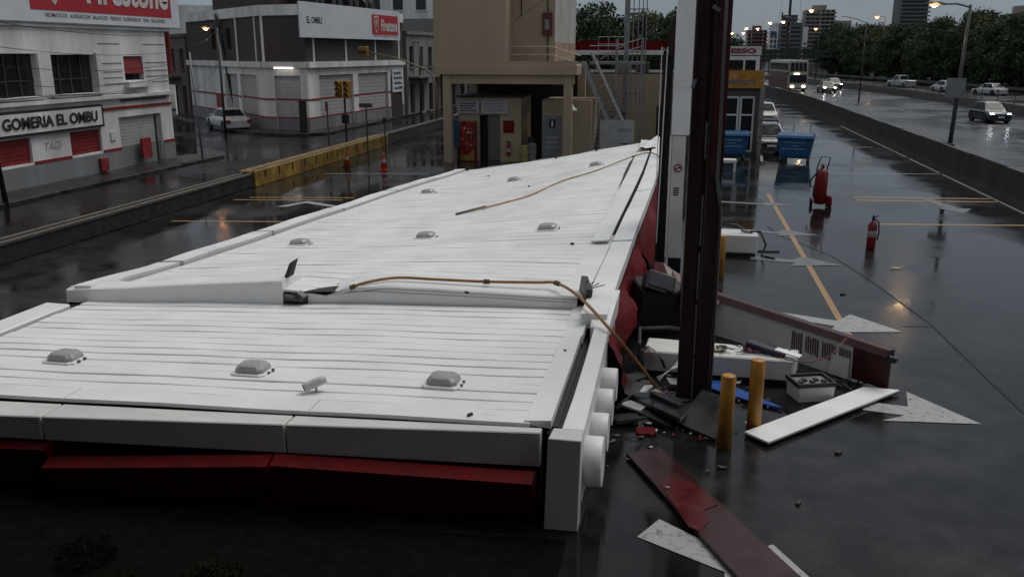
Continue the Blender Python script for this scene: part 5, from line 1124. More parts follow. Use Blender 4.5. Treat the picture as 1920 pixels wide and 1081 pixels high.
def lamppost(name, base, H, arms, label, m=GREYD, lit=LAMP_W, r_=.11, headoff=False, cat='street lamp', grp=None, lr=.09):
    t = thing(name, base, label, cat, grp); B = Vector(base)
    b = MB(); b.tube([B, B + Vector((0, 0, H * .5)), B + Vector((0, 0, H))], [r_, r_ * .8, r_ * .55], 10); b.build('pole', m, t, smooth=True)
    for dx, dy, dz, on_ in arms:
        T = B + Vector((0, 0, H - .1)); E_ = B + Vector((dx, dy, H + dz))
        b = MB(); b.tube([T, T.lerp(E_, .5) + Vector((0, 0, .08)), E_], r_ * .4, 6); b.build('arm', m, t)
        d_ = Vector((dx, dy, 0)).normalized()
        b = MB(); n_ = Vector((-d_.y, d_.x, 0)); L2 = .85
        rows = []
        for f, wd, hh in ((0, .07, .05), (.3, .16, .09), (.8, .17, .09), (1, .08, .05)):
            c_ = E_ + d_ * (f * L2 - .1) + Vector((0, 0, dz * .12 * f)); rows.append([c_ + n_ * wd, c_ + n_ * wd * .6 + Vector((0, 0, hh)), c_ - n_ * wd * .6 + Vector((0, 0, hh)), c_ - n_ * wd])
        b.loft(rows); hd = b.build('lamp_head', m if on_ else GREYM, t)
        if on_:
            c_ = E_ + d_ * .35 + Vector((0, 0, -.04)); b = MB(); b.lathe([(.02, -lr), (lr, -lr * .55), (lr * 1.3, 0), (lr, .03)], c_, 10); b.build('bulb', lit, hd, smooth=True); b = MB(); b.lathe([(lr * 1.2, -lr * .35), (lr * 2.1, -lr * .1), (lr * 2.2, lr * .5), (lr * 1.5, lr * .8)], c_, 12, cap=False); b.build('bowl', mat('glowing_bowl', (.8, .45, .2), .4, emit=(1, .36, .1, 1.6)), hd, smooth=True)
    return t
pl = lamppost('highway_lamp', (11.85, 43.1, 0), 7.0, [(-1.2, -.2, .0, True)], 'leaning dark lamp post with a lit lamp and a blank sign at the concrete barrier', lit=LAMP_W, lr=.1)
pl.rotation_euler = (0, R(1.2), 0)
b = MB(); b.box(11.3, 12.1, 42.95, 43.0, 3.05, 3.9); s_ = b.build('sign_back', GREYM, pl)
b = MB(); b.box(11.7, 12.0, 42.9, 43.3, 0, 1.05); b.build('plinth', CONC, pl, bevel=.03)
lamppost('highway_lamp', (bxx(99, 17.9) + .6, 99, 0), 8.0, [(-1.8, -.2, .45, False)], 'unlit lamp post rising from the highway beyond the leaning lamp', r_=.09)
lamppost('highway_lamp', (20.0 + bend(136), 136, 0), 9.4, [(-1.8, -.2, .4, False)], 'unlit lamp post further along the highway beside the bus', r_=.1)
for k, (px, py, lm) in enumerate(((1651, 32, LAMP_O), (1534, 54, LAMP_O), (1529, 20, LAMP_W), (1474, 41, LAMP_W), (1449, 43, LAMP_W), (1425, 54, LAMP_W), (1404, 53, LAMP_W), (1397, 62, LAMP_W), (1377, 62, LAMP_W))):
    d = ray(px, py); kk = 6.5 / d.z; X, Y = d.x * kk, d.y * kk
    lamppost('highway_lamp', (X + .9, Y, 0), 11.55, [(-1.2, -.1, .0, True)], ('tall lit lamp post against the dense roadside trees', 'tall lit lamp post low over the dark trees by the bus', 'tall lit lamp post beside the stepped pale apartment tower', 'lit lamp post beyond the bus, next to the mast', 'lit lamp post beside the blue and white hoarding',
        'lit lamp post over the distant pink apartment block', 'lit lamp post at the edge of the distant pink apartment block', 'far lit lamp post over the station sign', 'farthest lit lamp post against open sky')[k], lit=lm, r_=.1, lr=.12 + .0009 * Y * .6)

# ------------------------------------------------------------------ vehicles (local: nose towards -Y)
def loftbody(secs): return [[Vector(p) for p in q] for q in secs]
def car(label, kind, paint, X, Y, rz, lights=None, tail=False, grp='cars on the road', name='car', cat='car'):
    t = thing(name, (0, 0, 0), label, cat, grp)
    L, W, H = {'hatch': (3.8, 1.66, 1.5), 'sedan': (4.4, 1.72, 1.45), 'suv': (4.4, 1.8, 1.68), 'pickup': (5.0, 1.8, 1.75)}[kind]
    hw = W / 2; f = -L / 2; r_ = L / 2; belt = H * .60
    hood = belt - .03; nose = H * .45
    if kind == 'hatch': prof = [(f, nose - .05), (f + .12, nose + .08), (f + .95, hood), (f + 1.1, belt), (r_ - .35, belt + .02), (r_ - .08, belt - .05), (r_, belt - .25)]
    elif kind == 'pickup': prof = [(f, nose), (f + .1, nose + .14), (f + 1.15, hood), (f + 1.3, belt), (f + 3.1, belt + .02), (r_ - .1, belt), (r_, belt - .08)]
    elif kind == 'suv': prof = [(f, nose), (f + .12, nose + .14), (f + 1.0, hood), (f + 1.2, belt), (r_ - .3, belt + .03), (r_ - .08, belt), (r_, belt - .3)]
    else: prof = [(f, nose - .06), (f + .12, nose + .05), (f + 1.1, hood - .03), (f + 1.3, belt), (r_ - .95, belt + .03), (r_ - .1, belt - .02), (r_, belt - .2)]
    def sec(y, zt, e):
        w1 = hw * (1 - e); return [(-w1 * .92, y, .22), (-w1, y, .42), (-w1 * 1.0, y, zt * .62 + .1), (-w1 * .96, y, zt - .09), (-w1 * .84, y, zt), (w1 * .84, y, zt), (w1 * .96, y, zt - .09), (w1, y, zt * .62 + .1), (w1, y, .42), (w1 * .92, y, .22)]
    b = MB(); b.loft(loftbody([sec(y, z, .12 if i in (0, len(prof) - 1) else .03 if i in (1, len(prof) - 2) else 0) for i, (y, z) in enumerate(prof)])); b.build('body', paint, t, smooth=False, bevel=.02)
    c0 = prof[3][0] - .12
    if kind == 'sedan': cab = [(c0, belt - .01, 0), (c0 + .75, H - .02, 1), (c0 + 1.9, H, 1), (r_ - 1.3, H - .08, 1), (r_ - .65, belt + .02, 0)]
    elif kind == 'pickup': cab = [(c0, belt - .01, 0), (c0 + .62, H - .02, 1), (c0 + 1.5, H, 1), (c0 + 1.75, H - .04, 1), (c0 + 1.95, belt, 0)]
    else: cab = [(c0, belt - .01, 0), (c0 + .75, H - .03, 1), (c0 + 1.4, H, 1), (r_ - .55, H - .07, 1), (r_ - .12, belt, 0)]
    wb, wt = hw * .86, hw * .66
    def cs(y, z, e): ww = wb + (wt - wb) * e * ((z - belt) / (H - belt)); return [(-wb, y, belt - .04), (-ww, y, z - .03 * e), (-ww * .85, y, z), (ww * .85, y, z), (ww, y, z - .03 * e), (wb, y, belt - .04)]
    b = MB(); b.loft(loftbody([cs(*q) for q in cab])); b.build('cabin', paint, t)
    def P(y, z, side, o=.012): e = (z - belt) / (H - belt); return Vector((side * (wb + (wt - wb) * max(0, e) + o), y, z))
    # windscreen and rear window
    for (q0, q1, nm, sg_) in ((cab[0], cab[1], 'windscreen', -1), (cab[-1], cab[-2], 'rear_window', 1)):
        y0, z0 = q0[0], q0[1]; y1, z1 = q1[0], q1[1]; k0, k1 = .12, .9
        ya, za, yb_, zb_ = y0 + (y1 - y0) * k0, z0 + (z1 - z0) * k0, y0 + (y1 - y0) * k1, z0 + (z1 - z0) * k1; o = sg_ * .02
        b = MB(); b.add([(-wb * .9, ya + o, za + .015), (wb * .9, ya + o, za + .015), (wt * .9, yb_ + o, zb_ + .015), (-wt * .9, yb_ + o, zb_ + .015)], [(0, 1, 2, 3)]); b.build(nm, CARGLASS, t)
    for s in (-1, 1):
        ya, yb_ = cab[0][0] + .35, cab[-1][0] - .3; mid = (ya + yb_) / 2; zt = H - .12; zb_ = belt + .04
        for (p0, p1, p2, p3) in (((ya, zb_), (mid - .04, zb_), (mid - .04, zt), (ya + .4, zt)), ((mid + .04, zb_), (yb_, zb_), (yb_ - .32, zt), (mid + .04, zt))):
            b = MB(); b.add([P(*p0, s), P(*p1, s), P(*p2, s), P(*p3, s)], [(0, 1, 2, 3)]); b.build('side_window', CARGLASS, t)
        b = MB(); b.obox((s * (hw + .06), cab[0][0] + .38, belt + .06), (.16, .1, .12)); b.build('mirror', paint if kind != 'pickup' else BLACK, t, bevel=.02)
        for y in (f + .78, r_ - .78):
            b = MB(); b.lathe([(.19, -.1), (.3, -.1), (.32, -.06), (.32, .06), (.3, .1), (.19, .1)], (s * (hw - .1), y, .32), 20, 'X'); wl = b.build('wheel', BLACK, t, smooth=False)
            b = MB(); b.lathe([(.02, -.09), (.2, -.085), (.2, .085), (.02, .09)], (s * (hw - .1), y, .32), 14, 'X'); b.build('rim', GREYM, wl)
            b = MB(); b.lathe([(.36, -.02), (.36, .02), (.3, .021)], (s * (hw - .015), y, .34), 20, 'X'); b.build('wheel_arch', BLACK, t)
        b = MB(); b.loft([[(s * hw * q, f + .10 - .06 * (q < .7), nose - .1), (s * hw * q, f + .10 - .06 * (q < .7), nose + .06), (s * hw * q, f + .3, nose + .06), (s * hw * q, f + .3, nose - .1)] for q in ((.58, .88) if lights else (.5, .94))]); b.build('headlight', lights or HEADOFF, t)
        b = MB(); b.obox((s * hw * .8, r_ - .03, belt - .25), (.26, .1, .22)); b.build('tail_light', TAIL, t)
    b = MB(); b.box(-hw * .48, hw * .48, f - .012, f + .1, nose - .13, nose - .03); b.build('grille', BLACK, t)
    b = MB(); b.box(-hw * .84, hw * .84, f - .02, f + .12, .2, .36); b.build('lower_bumper', BLACK if kind != 'sedan' else GREYD, t, bevel=.02)
    for y in (f - .018, r_ + .012): b = MB(); b.box(-.22, .22, y - .006, y + .006, .42, .53); b.build('number_plate', BOARD, t)
    b = MB(); b.box(-hw * .8, hw * .8, f + .4, r_ - .4, .16, .24); b.build('underbody', BLACK, t)
    t.location = (X, Y, 0); t.rotation_euler = (0, 0, rz); return t
PW = mat('car_white', (.55, .55, .55), .25, var=.08, coat=.5); PDK = mat('car_dark', (.02, .021, .023), .2, var=.2, coat=.6); PS = mat('car_blue_black', (.012, .014, .022), .2, var=.2, coat=.6); PG = mat('car_silver', (.4, .41, .42), .25, var=.1, coat=.5)
car('white hatchback parked beyond the dark saloon by the kiosk', 'hatch', PW, 5.75, 67.6, .05, grp='cars parked at the station')
car('dark saloon parked behind the blue waste bin', 'sedan', PDK, 4.35, 48.4, .03, grp='cars parked at the station')
car('black sport utility car with its headlights on in the wet highway lane', 'hatch', PS, 22.3, 72.0, .12, HEADB)
car('pale pickup truck on the far carriageway under the trees', 'pickup', PG, 31.6, 143, 3.5)
car('white van like car on the far carriageway, middle of three', 'hatch', PW, 33.3, 127, 3.4)
car('white saloon on the far carriageway, last of three', 'sedan', PW, 36.2, 118, 3.55)
car('dark car with blazing headlights following beside the bus', 'sedan', PDK, g(1549, 173).x, g(1549, 173).y, .05, HEAD)
car('dark car with headlights further back beside the bus', 'hatch', PDK, g(1562, 166).x, g(1562, 166).y, .1, HEAD)
car('small white saloon waiting in the side street by the brick building', 'sedan', PW, -30.2, 55.6, 3.95, grp='cars parked in the side street')

# double decker coach
bu = thing('coach', (0, 0, 0), 'tall cream and red double decker coach with lights on', 'bus')
CRM = mat('coach_cream', (.38, .36, .27), .35, var=.1); CRD = mat('coach_maroon', (.11, .013, .018), .35, var=.2)
b = MB(); b.loft([[(-w_, y, .35), (w_, y, .35), (w_, y, 2.0), (w_ * .98, y + s_, 3.7), (w_ * .9, y + s_, 4.0), (-w_ * .9, y + s_, 4.0), (-w_ * .98, y + s_, 3.7), (-w_, y, 2.0)] for y, w_, s_ in ((0, 1.18, .35), (.4, 1.28, .1), (12, 1.28, 0))]); b.build('body', CRM, bu, bevel=.04)
for s in (-1, 1):
    b = MB(); b.box(s * 1.285 - .01, s * 1.285 + .01, .6, 11.9, .4, 2.5); b.build('side_livery', CRD, bu)
    for k in range(7): b = MB(); b.box(s * 1.28 - .02, s * 1.28 + .02, .7 + k * 1.6, 2.1 + k * 1.6, 2.75, 3.6); b.build('side_window', CARGLASS, bu)
    for y in (1.6, 9.5): b = MB(); b.lathe([(.25, -.15), (.5, -.15), (.5, .15), (.25, .15)], (s * 1.12, y, .5), 18, 'X'); b.build('wheel', BLACK, bu)
    b = MB(); b.box(s * .72 - .16, s * .72 + .16, -.05, .05, .62, .78); b.build('headlight', HEAD, bu, bevel=.02)
    b = MB(); b.obox((s * 1.42, -.2, 2.35), (.18, .12, .4)); b.build('mirror', BLACK, bu)
b = MB(); b.hexa([(-1.05, -.02, 1.15), (1.05, -.02, 1.15), (1.05, .1, 1.15), (-1.05, .1, 1.15), (-1.05, .02, 2.15), (1.05, .02, 2.15), (1.05, .2, 2.15), (-1.05, .2, 2.15)]); b.build('lower_windscreen', CARGLASS, bu)
b = MB(); b.hexa([(-1.05, .08, 2.6), (1.05, .08, 2.6), (1.05, .2, 2.6), (-1.05, .2, 2.6), (-1.0, .28, 3.7), (1.0, .28, 3.7), (1.0, .4, 3.7), (-1.0, .4, 3.7)]); up_ = b.build('upper_windscreen', CARGLASS, bu)
for x in (-.52, 0, .52): b = MB(); b.hexa([(x - .04, .06, 2.6), (x + .04, .06, 2.6), (x + .04, .1, 2.6), (x - .04, .1, 2.6), (x - .04, .26, 3.7), (x + .04, .26, 3.7), (x + .04, .3, 3.7), (x - .04, .3, 3.7)]); b.build('pillar', GREYM, up_)
b = MB(); b.box(-.6, .1, -.03, .0, 2.2, 2.4); b.build('destination_display', mat('lit_display', (1, 1, 1), .4, emit=(1, .9, .7, 2.5)), bu)
b = MB(); b.box(-1.1, 1.1, -.06, .1, .36, .5); b.build('bumper', GREYD, bu, bevel=.03)
bp_ = g(1495, 172); bu.location = (bp_.x, bp_.y, 0); bu.rotation_euler = (0, 0, .12)

# ------------------------------------------------------------------ trees
def crown_mesh(seed, rx, rz, zc, n, leaf, lm):
    rnd = random.Random(seed); vs = []; fs = []
    cl = []
    for k in range(60):
        while True:
            p = Vector((rnd.uniform(-1, 1), rnd.uniform(-1, 1), rnd.uniform(-1, 1)))
            if .25 < p.length < 1: break
        cl.append((Vector((p.x * rx, p.y * rx, p.z * rz + zc)), rnd.uniform(.16, .34) * rx))
    for k in range(n):
        c, r_ = cl[k % len(cl)]; d = Vector((rnd.gauss(0, 1), rnd.gauss(0, 1), rnd.gauss(0, .8))).normalized() * r_ * rnd.random() ** .4
        p = c + d; s = leaf * rnd.uniform(.6, 1.3); a = Vector((rnd.gauss(0, 1), rnd.gauss(0, 1), rnd.gauss(0, 1))).normalized(); e = a.orthogonal().normalized(); h = a.cross(e)
        o = len(vs); vs += [p + e * s, p + h * s * .55, p - e * s, p - h * s * .55]; fs.append((o, o + 1, o + 2, o + 3))
    me = bpy.data.meshes.new('crown'); me.from_pydata([tuple(v) for v in vs], [], fs); me.materials.append(lm); return me
CR = [crown_mesh(k, 3.6 + .5 * (k % 3), 4.5 + .4 * (k % 2), 4.9, 9000, .2, (LEAF, LEAF2, LEAF3)[k % 3]) for k in range(6)]
def trunk_mesh(seed):
    rnd = random.Random(seed); b = MB(); top = Vector((rnd.uniform(-.3, .3), rnd.uniform(-.3, .3), 5))
    b.tube([(0, 0, 0), top * .5, top], [.28, .22, .15], 8)
    for k in range(5):
        a = k * 1.25 + rnd.random(); s = top * rnd.uniform(.55, .95); b.tube([s, s + Vector((math.cos(a) * 1.2, math.sin(a) * 1.2, 1.2)), s + Vector((math.cos(a) * 2.3, math.sin(a) * 2.3, 2.9))], [.12, .08, .03], 6)
    o = b.build('trunk', BARK); me = o.data; bpy.data.objects.remove(o); return me
TR = [trunk_mesh(k) for k in range(3)]
def tree(X, Y, s, k, label, grp, sz=1):
    t = thing('tree', (X, Y, 0), label, 'tree', grp)
    for nm, me in (('trunk', TR[k % 3]), ('crown', CR[k % 6])):
        o = bpy.data.objects.new(nm, me); COL.objects.link(o); o.parent = t
    t.scale = (s, s, s * sz); t.rotation_euler = (0, 0, k * 1.7)
rnd = random.Random(21)
k = 0; Y = 62.0
while Y < 330:
    for row in range(3):
        X = 48 + row * 7 + bend(Y) + rnd.uniform(-1.5, 1.5)
        if X < Y * ray(1528, 100).x / ray(1528, 100).y + 4.5: continue
        s = rnd.uniform(.82, 1.0) + .1 * row + (.16 if 120 < Y < 170 else 0) + (.1 if Y > 200 else 0)
        tree(X, Y + rnd.uniform(-2, 2) + row * 2.5, s, k, 'dense dark tree in the belt along the far side of the highway', 'trees along the far side of the highway', rnd.uniform(.85, 1.05)); k += 1
    Y += 5.4 + Y * .012
for (X, Y, s) in ((-9.5, 104, 1.15), (-5, 110, 1.12), (-.5, 102, 1.02), (3.2, 112, 1.0), (-2.5, 122, 1.2), (-12, 118, 1.25)):
    tree(X, Y, s * .95, k, 'dark tree standing behind the red roof band of the station shop', 'trees behind the station shop', .95); k += 1

# ------------------------------------------------------------------ far apartment towers
def tower(label, px0, px1, ytop, Yd, m, floors, bays, step=0):
    p, q = atY(px0, 100, Yd), atY(px1, 100, Yd); H = atY((px0 + px1) / 2, ytop, Yd).z; W_ = q.x - p.x
    t = thing('apartment_tower', (p.x, Yd, 0), label, 'building', 'far apartment towers')
    b = MB(); b.box(p.x, q.x, Yd + .8, Yd + 14, 0, H); b.build('core', m, t)
    fh = H / floors
    for f in range(floors):
        b = MB(); b.box(p.x - .5, q.x + .5, Yd - .8, Yd + .79, f * fh, f * fh + fh * .34); sl_ = b.build('balcony_band', m, t)
        for k in range(bays):
            x = p.x + W_ * (k + .2) / bays; b = MB(); b.box(x, x + W_ * .6 / bays, Yd + .7, Yd + .81, f * fh + fh * .36, f * fh + fh * .95); b.build('window', GLASS, sl_)
    b = MB(); b.box(p.x + W_ * .25, p.x + W_ * .7, Yd + 2, Yd + 8, H, H + fh * 1.2); b.build('roof_house', m, t)
    if step: b = MB(); b.box(q.x, q.x + W_ * .6, Yd + 2, Yd + 12, 0, H * .8); b.build('stepped_wing', m, t)
TWG = mat('tower_grey', (.17, .17, .17), .8, var=.3, scale=.15); TWP = mat('tower_pink', (.21, .12, .11), .8, var=.3, scale=.2); TWC = mat('tower_cream', (.3, .28, .25), .8, var=.25, scale=.2)
tower('tall grey balconied tower above the roadside trees', 1682, 1732, -14, 330, TWG, 19, 5)
tower('stepped pale apartment tower behind the trees near the mast', 1506, 1560, 18, 420, TWC, 14, 6, 1)
tower('grey apartment block right of the blue and white hoarding', 1462, 1502, 42, 400, TWG, 10, 5)
tower('pink apartment block far down the highway', 1400, 1436, 56, 460, TWP, 9, 5)
tower('pale low block far beyond the station sign', 1366, 1398, 84, 420, TWC, 5, 4)
tower('pale block just showing over the trees by the highway edge', 1893, 1935, 24, 300, TWC, 9, 5)
hd = thing('roadside_hoarding', atY(1449, 150, 240), 'tall blue and white hoarding beside the highway', 'billboard')
p, q = atY(1440, 92, 240), atY(1460, 44, 240)
b = MB(); b.box(p.x, q.x, 240, 240.6, p.z, q.z); b.build('panel', BOARD, hd)
b = MB(); b.box(p.x + .3, q.x - .3, 239.9, 239.99, p.z + (q.z - p.z) * .55, p.z + (q.z - p.z) * .7); b.build('blue_stripe', BLUE, hd)
for k in range(8): b = MB(); x = p.x + .4 + (k % 3) * .9; z = p.z + .3 + (k // 3) * 1.2; b.box(x, x + .6, 239.9, 239.99, z, z + .8); b.build('printed_block', (GREYD, DARK, BLUE)[k % 3], hd)
for x in (p.x + .5, q.x - .5): b = MB(); b.box(x - .15, x + .15, 240.1, 240.4, 0, p.z); b.build('post', GREYD, hd)
hd = thing('roadside_hoarding', atY(1510, 150, 230), 'narrow white hoarding on a post in front of the far blocks', 'billboard')
p, q = atY(1504, 88, 230), atY(1516, 50, 230); b = MB(); b.box(p.x, q.x, 230, 230.5, p.z, q.z); b.build('panel', BOARD, hd)
b = MB(); b.box((p.x + q.x) / 2 - .15, (p.x + q.x) / 2 + .15, 230.1, 230.4, 0, p.z); b.build('post', GREYD, hd)
b = MB(); b.box(p.x + .2, q.x - .2, 229.9, 229.99, p.z + .6, p.z + 1.0); b.build('text_line', GREYD, hd)
gb = thing('footbridge', (14, 200, 0), 'dark green footbridge spanning the highway beyond the coach', 'bridge')
GRN = mat('bridge_green', (.012, .04, .03), .6, var=.3)
p, q = atY(1378, 108, 200), atY(1530, 93, 200)
b = MB(); b.box(p.x, q.x + 14, 200, 203, p.z, p.z + .6); b.build('deck', GRN, gb)
for k in range(26): b = MB(); x = p.x + k * (q.x + 14 - p.x) / 25; b.box(x - .06, x + .06, 200, 200.1, p.z + .6, q.z); b.build('post', GRN, gb)
b = MB(); b.box(p.x, q.x + 14, 199.95, 200.0, p.z + .9, q.z); b.build('mesh_panel', GRN, gb)
for x in (p.x + 1, q.x + 10): b = MB(); b.box(x - .4, x + .4, 200.5, 202, 0, p.z); b.build('pier', CONC, gb)
mt = thing('radio_mast', (20, 300, 0), 'very tall thin radio mast beyond the far apartment blocks', 'mast')
p = atY(1478, 60, 320); b = MB(); b.tube([(p.x, 320, 0), (p.x, 320, 26), (p.x + .6, 320, 45)], [.5, .4, .3], 6); b.build('pole', DARK, mt)
for dx in (-6, 6): b = MB(); b.tube([(p.x + .5, 320, 42), (p.x + dx, 320, 0)], .05, 4); b.build('guy_wire', DARK, mt)
b = MB(); b.box(p.x - 2.5, p.x + 2.5, 318, 322, 15, 17); b.build('equipment_platform', GREYD, mt)
for k in range(9): b = MB(); b.box(p.x - 2.5, p.x - 2.3, 318 + .4 * k, 318.1 + .4 * k, 17, 18); b.build('rail_post', GREYD, mt)
hill = MB(); hill.grid([[(X, 560, 0), (X, 560, 9 + 3 * math.sin(X * .11) + 2 * math.sin(X * .37)), (X, 640, 10)] for X in range(-700, 801, 12)]); tag(hill.build('distant_tree_line', LEAF3), 'far dark tree line on the horizon', 'trees', kind='stuff')

# ------------------------------------------------------------------ street furniture on the left
def sl_lamp(px, py, Yd, basepx, label, lit, lr=.1):
    P = atY(px, py, Yd); B = Vector((P.x + .5, Yd, 0)); return lamppost('street_lamp', B, P.z + .1, [(-.35, -.05, .0, True)], label, lit=lit, r_=.09, lr=lr)
sl_lamp(393, 55, 52.5, None, 'orange lit street lamp in front of the brick corner building', LAMP_O, .1)
sl_lamp(775, 82, 72, None, 'orange lit street lamp far down the side street by the tower', LAMP_O, .1)
def pole(label, base, top, r_, m=DARK, name='utility_pole', cat='pole'):
    t = thing(name, base, label, cat); b = MB(); b.tube([base, (Vector(base) + Vector(top)) / 2, top], [r_, r_ * .9, r_ * .75], 9); b.build('shaft', m, t, smooth=True); return t
t = pole('dark leaning utility pole beside the white saloon', (-31.5, 59.5, 0), (-32.6, 59.5, 7.6), .14)
b = MB(); b.box(-33.3, -31.9, 59.45, 59.55, 7.1, 7.22); b.build('cross_arm', DARK, t)
t = pole('dark pole on the pavement by the workshop name board', (-22.25, 25.6, 0), (-22.6, 25.5, 6.8), .09)
b = MB(); b.box(-22.75, -22.4, 25.3, 25.8, 3.9, 4.2); b.build('junction_box', DARK, t)
t = pole('thin pale pole at the workshop corner', (-22.6, 38.9, 0), (-22.8, 38.9, 5.0), .05, GREYM)
b = MB(); b.lathe([(.1, 0), (.1, .06), (.05, .09)], (-22.6, 38.9, 0), 10); b.build('foot', CONC, t)
wp = thing('junction_cabinet', (-23.3, 52.8, .1), 'tall black cabinet board at the brick building corner', 'cabinet')
b = MB(); b.box(-23.7, -23.25, 52.6, 52.8, .12, 2.05); b.build('body', BLACK, wp, bevel=.02)
b = MB(); b.box(-23.72, -23.23, 52.55, 52.85, 2.05, 2.1); b.build('cap', DARK, wp)
def signpost(X, Y, H, sw, sh_, m, label, back=True):
    t = thing('sign_post', (X, Y, 0), label, 'sign'); b = MB(); b.tube([(X, Y, 0), (X, Y, H)], .04, 8); b.build('post', GREYD, t)
    b = MB(); b.box(X - sw / 2, X + sw / 2, Y - .06, Y - .04, H - sh_, H); b.build('plate', m, t)
    b = MB(); b.box(X - sw * .25, X + sw * .25, Y - .04, Y - .03, H - sh_ * .6, H - sh_ * .4); b.build('bracket', STEEL, t); return t
signpost(-18.5, 44.6, 2.5, .14, .5, REDP, 'thin post with a small red plate between cabinet and traffic signal')
signpost(-15.6, 42.6, 2.55, .7, .2, GREYD, 'dark post with a narrow plate standing in the yellow wall')
signpost(-15.9, 46.2, 1.6, .16, .3, DARK, 'short dark post behind the yellow wall near the tower')
ts = thing('traffic_signal', (-18.4, 46.9, 0), 'amber traffic signal cluster on a dark post in the side street', 'traffic light')
b = MB(); b.tube([(-18.4, 46.9, 0), (-18.4, 46.9, 3.4)], .06, 8); b.build('post', BLACK, ts)
for k, (dx, dy, a) in enumerate(((-.3, 0, .2), (.22, -.1, -.2))):
    b = MB(); b.obox((-18.4 + dx, 46.9 + dy, 3.05), (.34, .3, .95), a); hd_ = b.build('signal_head', AMBERB, ts, bevel=.03)
    for i in range(3):
        b = MB(); b.lathe([(.12, 0), (.14, -.02), (.14, -.16), (.125, -.16), (.12, -.02)], (-18.4 + dx, 46.74 + dy, 2.75 + i * .3), 12, 'Y'); b.build('visor', AMBERB, hd_)
        b = MB(); b.lathe([(.001, -.03), (.11, -.02)], (-18.4 + dx, 46.745 + dy, 2.75 + i * .3), 12, 'Y'); b.build('lens', DARK, hd_)
b = MB(); b.box(-18.6, -18.2, 46.8, 46.95, 1.2, 1.7); b.build('control_box', BLACK, ts, bevel=.02)
ta = thing('signal_mast_arm', (-16.9, 60, 0), 'pale curved mast arm carrying an amber signal over the side street', 'traffic light')
A0, A1 = atY(800, 130, 58), atY(690, 97, 58)
b = MB(); b.tube([(A0.x + .6, 58, 0), (A0.x + .6, 58, 2.6), (A0.x + .45, 58, 3.4), (A0.x, 58, A0.z), A0.lerp(A1, .5) + Vector((0, 0, .15)), A1], [.09, .08, .07, .06, .05, .05], 8); b.build('arm', mat('pale_yellow_arm', (.2, .16, .09), .6), ta, smooth=True)
b = MB(); b.box(A1.x - .65, A1.x, 57.85, 58.15, A1.z - .3, A1.z + .35); sh_ = b.build('signal_head', AMBERB, ta, bevel=.03)
for i in range(2): b = MB(); b.lathe([(.1, 0), (.12, -.1), (.1, -.1)], (A1.x - .2 - .28 * i, 57.84, A1.z), 10, 'Y'); b.build('visor', DARK, sh_)
for i, (px, py, lab) in enumerate(((651, 312, 'orange traffic cone by the yellow wall post'), (720, 318, 'orange traffic cone standing nearer the beige tower'))):
    P = g(px, py); t = thing('traffic_cone', P, lab, 'cone', 'traffic cones')
    b = MB(); b.box(P.x - .2, P.x + .2, P.y - .2, P.y + .2, 0, .04); b.build('base', BLACK if i == 0 else ORANGE, t, bevel=.01)
    b = MB(); b.lathe([(.15, .041), (.035, .75), (.03, .76)], P, 16); b.build('cone', ORANGE, t, smooth=True)
    b = MB(); b.lathe([(.107, .33), (.082, .48)], P, 16); b.build('pale_band', mat('cone_band', (.4, .3, .27), .5), t)
# overhead cables
def cable(label, a, c, sag, r_=.014):
    a, c = Vector(a), Vector(c); b = MB(); b.tube([a.lerp(c, k / 14) - Vector((0, 0, sag * 4 * (k / 14) * (1 - k / 14))) for k in range(15)], r_, 4); return tag(b.build('overhead_cable', BLACK), label, 'cable', 'overhead cables')
P0 = Vector((-22.6, 25.5, 0)); P1 = Vector((-32.6, 59.5, 0))
for k, z in enumerate((6.1, 5.3, 4.7, 4.1)):
    cable('sagging black cable strung across the front of the workshop', (-22.6, 6, z + .1), (-22.6, 25.5, z), .25); cable('sagging black cable strung across the front of the workshop', (-22.6, 25.5, z), (-23.3, 39.5, z - .3 + .1 * k), .25 + .05 * k)
for k, z in enumerate((7.2, 6.6, 4.4)):
    cable('black cable crossing the side street towards the leaning pole', (-23.3, 39.5, z - 1.2), (-32.6, 59.5, min(z, 7.4)), .35)
cable('thin cable running along the brick building to the street lamp', (-32.6, 59.5, 7.3), (-21.5, 72, 6.2), .5)
cable('thin cable slanting down from the tower top', (-4.7, 41.2, 8.6), (-7.6, 40.2, 6.4), .1)

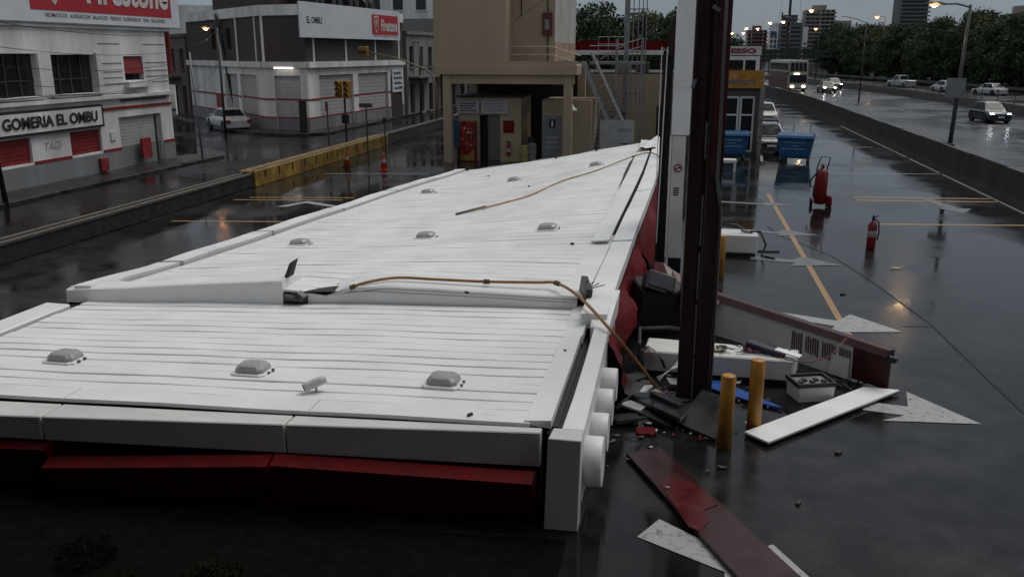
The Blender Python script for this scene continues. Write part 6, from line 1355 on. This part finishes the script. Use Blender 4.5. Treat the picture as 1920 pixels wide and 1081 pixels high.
# ------------------------------------------------------------------ unseen building behind the camera, shading the front, and the shrubs at its foot
vb = thing('viewpoint_building', (-4, -3, 0), 'plain grey two storey building the forecourt is seen from', 'building')
Fv = Fac((12, -.9), (-26, -.9)); Fv.n = Vector((0, 1, 0)); hs = [(3 + 5 * k, 5.4 + 5 * k, z, z + 1.6) for k in range(7) for z in (1.0, 5.4)]
b = MB(); Fv.wall(b, 0, 38, 0, 10.5, hs, .3); b.build('wall', mat('grey_brown_render', (.07, .065, .06), .8, var=.3), vb)
for h in hs: b = MB(); Fv.box(b, h[0], h[1], h[2], h[3], -.25, -.2); b.build('window', GLASS, vb)
b = MB(); b.box(-26, 12, -10, -1.25, 10.2, 10.5); b.build('roof', DARK, vb)
b = MB(); b.box(-26, 4, -.9, 6.1, 7.0, 7.3); b.build('shade_slab', DARK, vb)  # overhead slab out of view, added to shade the fascia and foreground
rnd = random.Random(9)
bush = []
for k in range(2):
    vs = []; fs = []
    for i in range(900):
        a = rnd.random() * 6.28; r_ = rnd.random() ** .5 * .55; z = rnd.random() * .5 * (1.1 - r_); p = Vector((r_ * math.cos(a), r_ * math.sin(a), z)); s = rnd.uniform(.03, .07)
        u_ = Vector((rnd.gauss(0, 1), rnd.gauss(0, 1), rnd.gauss(0, .6))).normalized(); v_ = u_.orthogonal().normalized(); o = len(vs); vs += [p + u_ * s, p + v_ * s * .4, p - u_ * s, p - v_ * s * .4]; fs.append((o, o + 1, o + 2, o + 3))
    me = bpy.data.meshes.new('foliage'); me.from_pydata([tuple(v) for v in vs], [], fs); me.materials.append(mat('shrub_leaf', (.007, .01, .005), .9, spec=.1)); bush.append(me)
for k in range(7):
    X, Y = -5.6 + k * .6 + rnd.uniform(-.2, .2), 6.75 + rnd.uniform(-.3, .3); t = thing('low_shrub', (X, Y, 0), 'low dark shrub in the gloom before the red fascia', 'shrub', 'low shrubs before the fascia')
    o = bpy.data.objects.new('foliage', bush[k % 2]); COL.objects.link(o); o.parent = t; t.rotation_euler = (0, 0, k); t.scale = [.35 + .3 * rnd.random()] * 3
    b = MB(); b.tube([(X, Y, 0), (X, Y, .3)], .02, 5); b.build('stem', BARK, t)
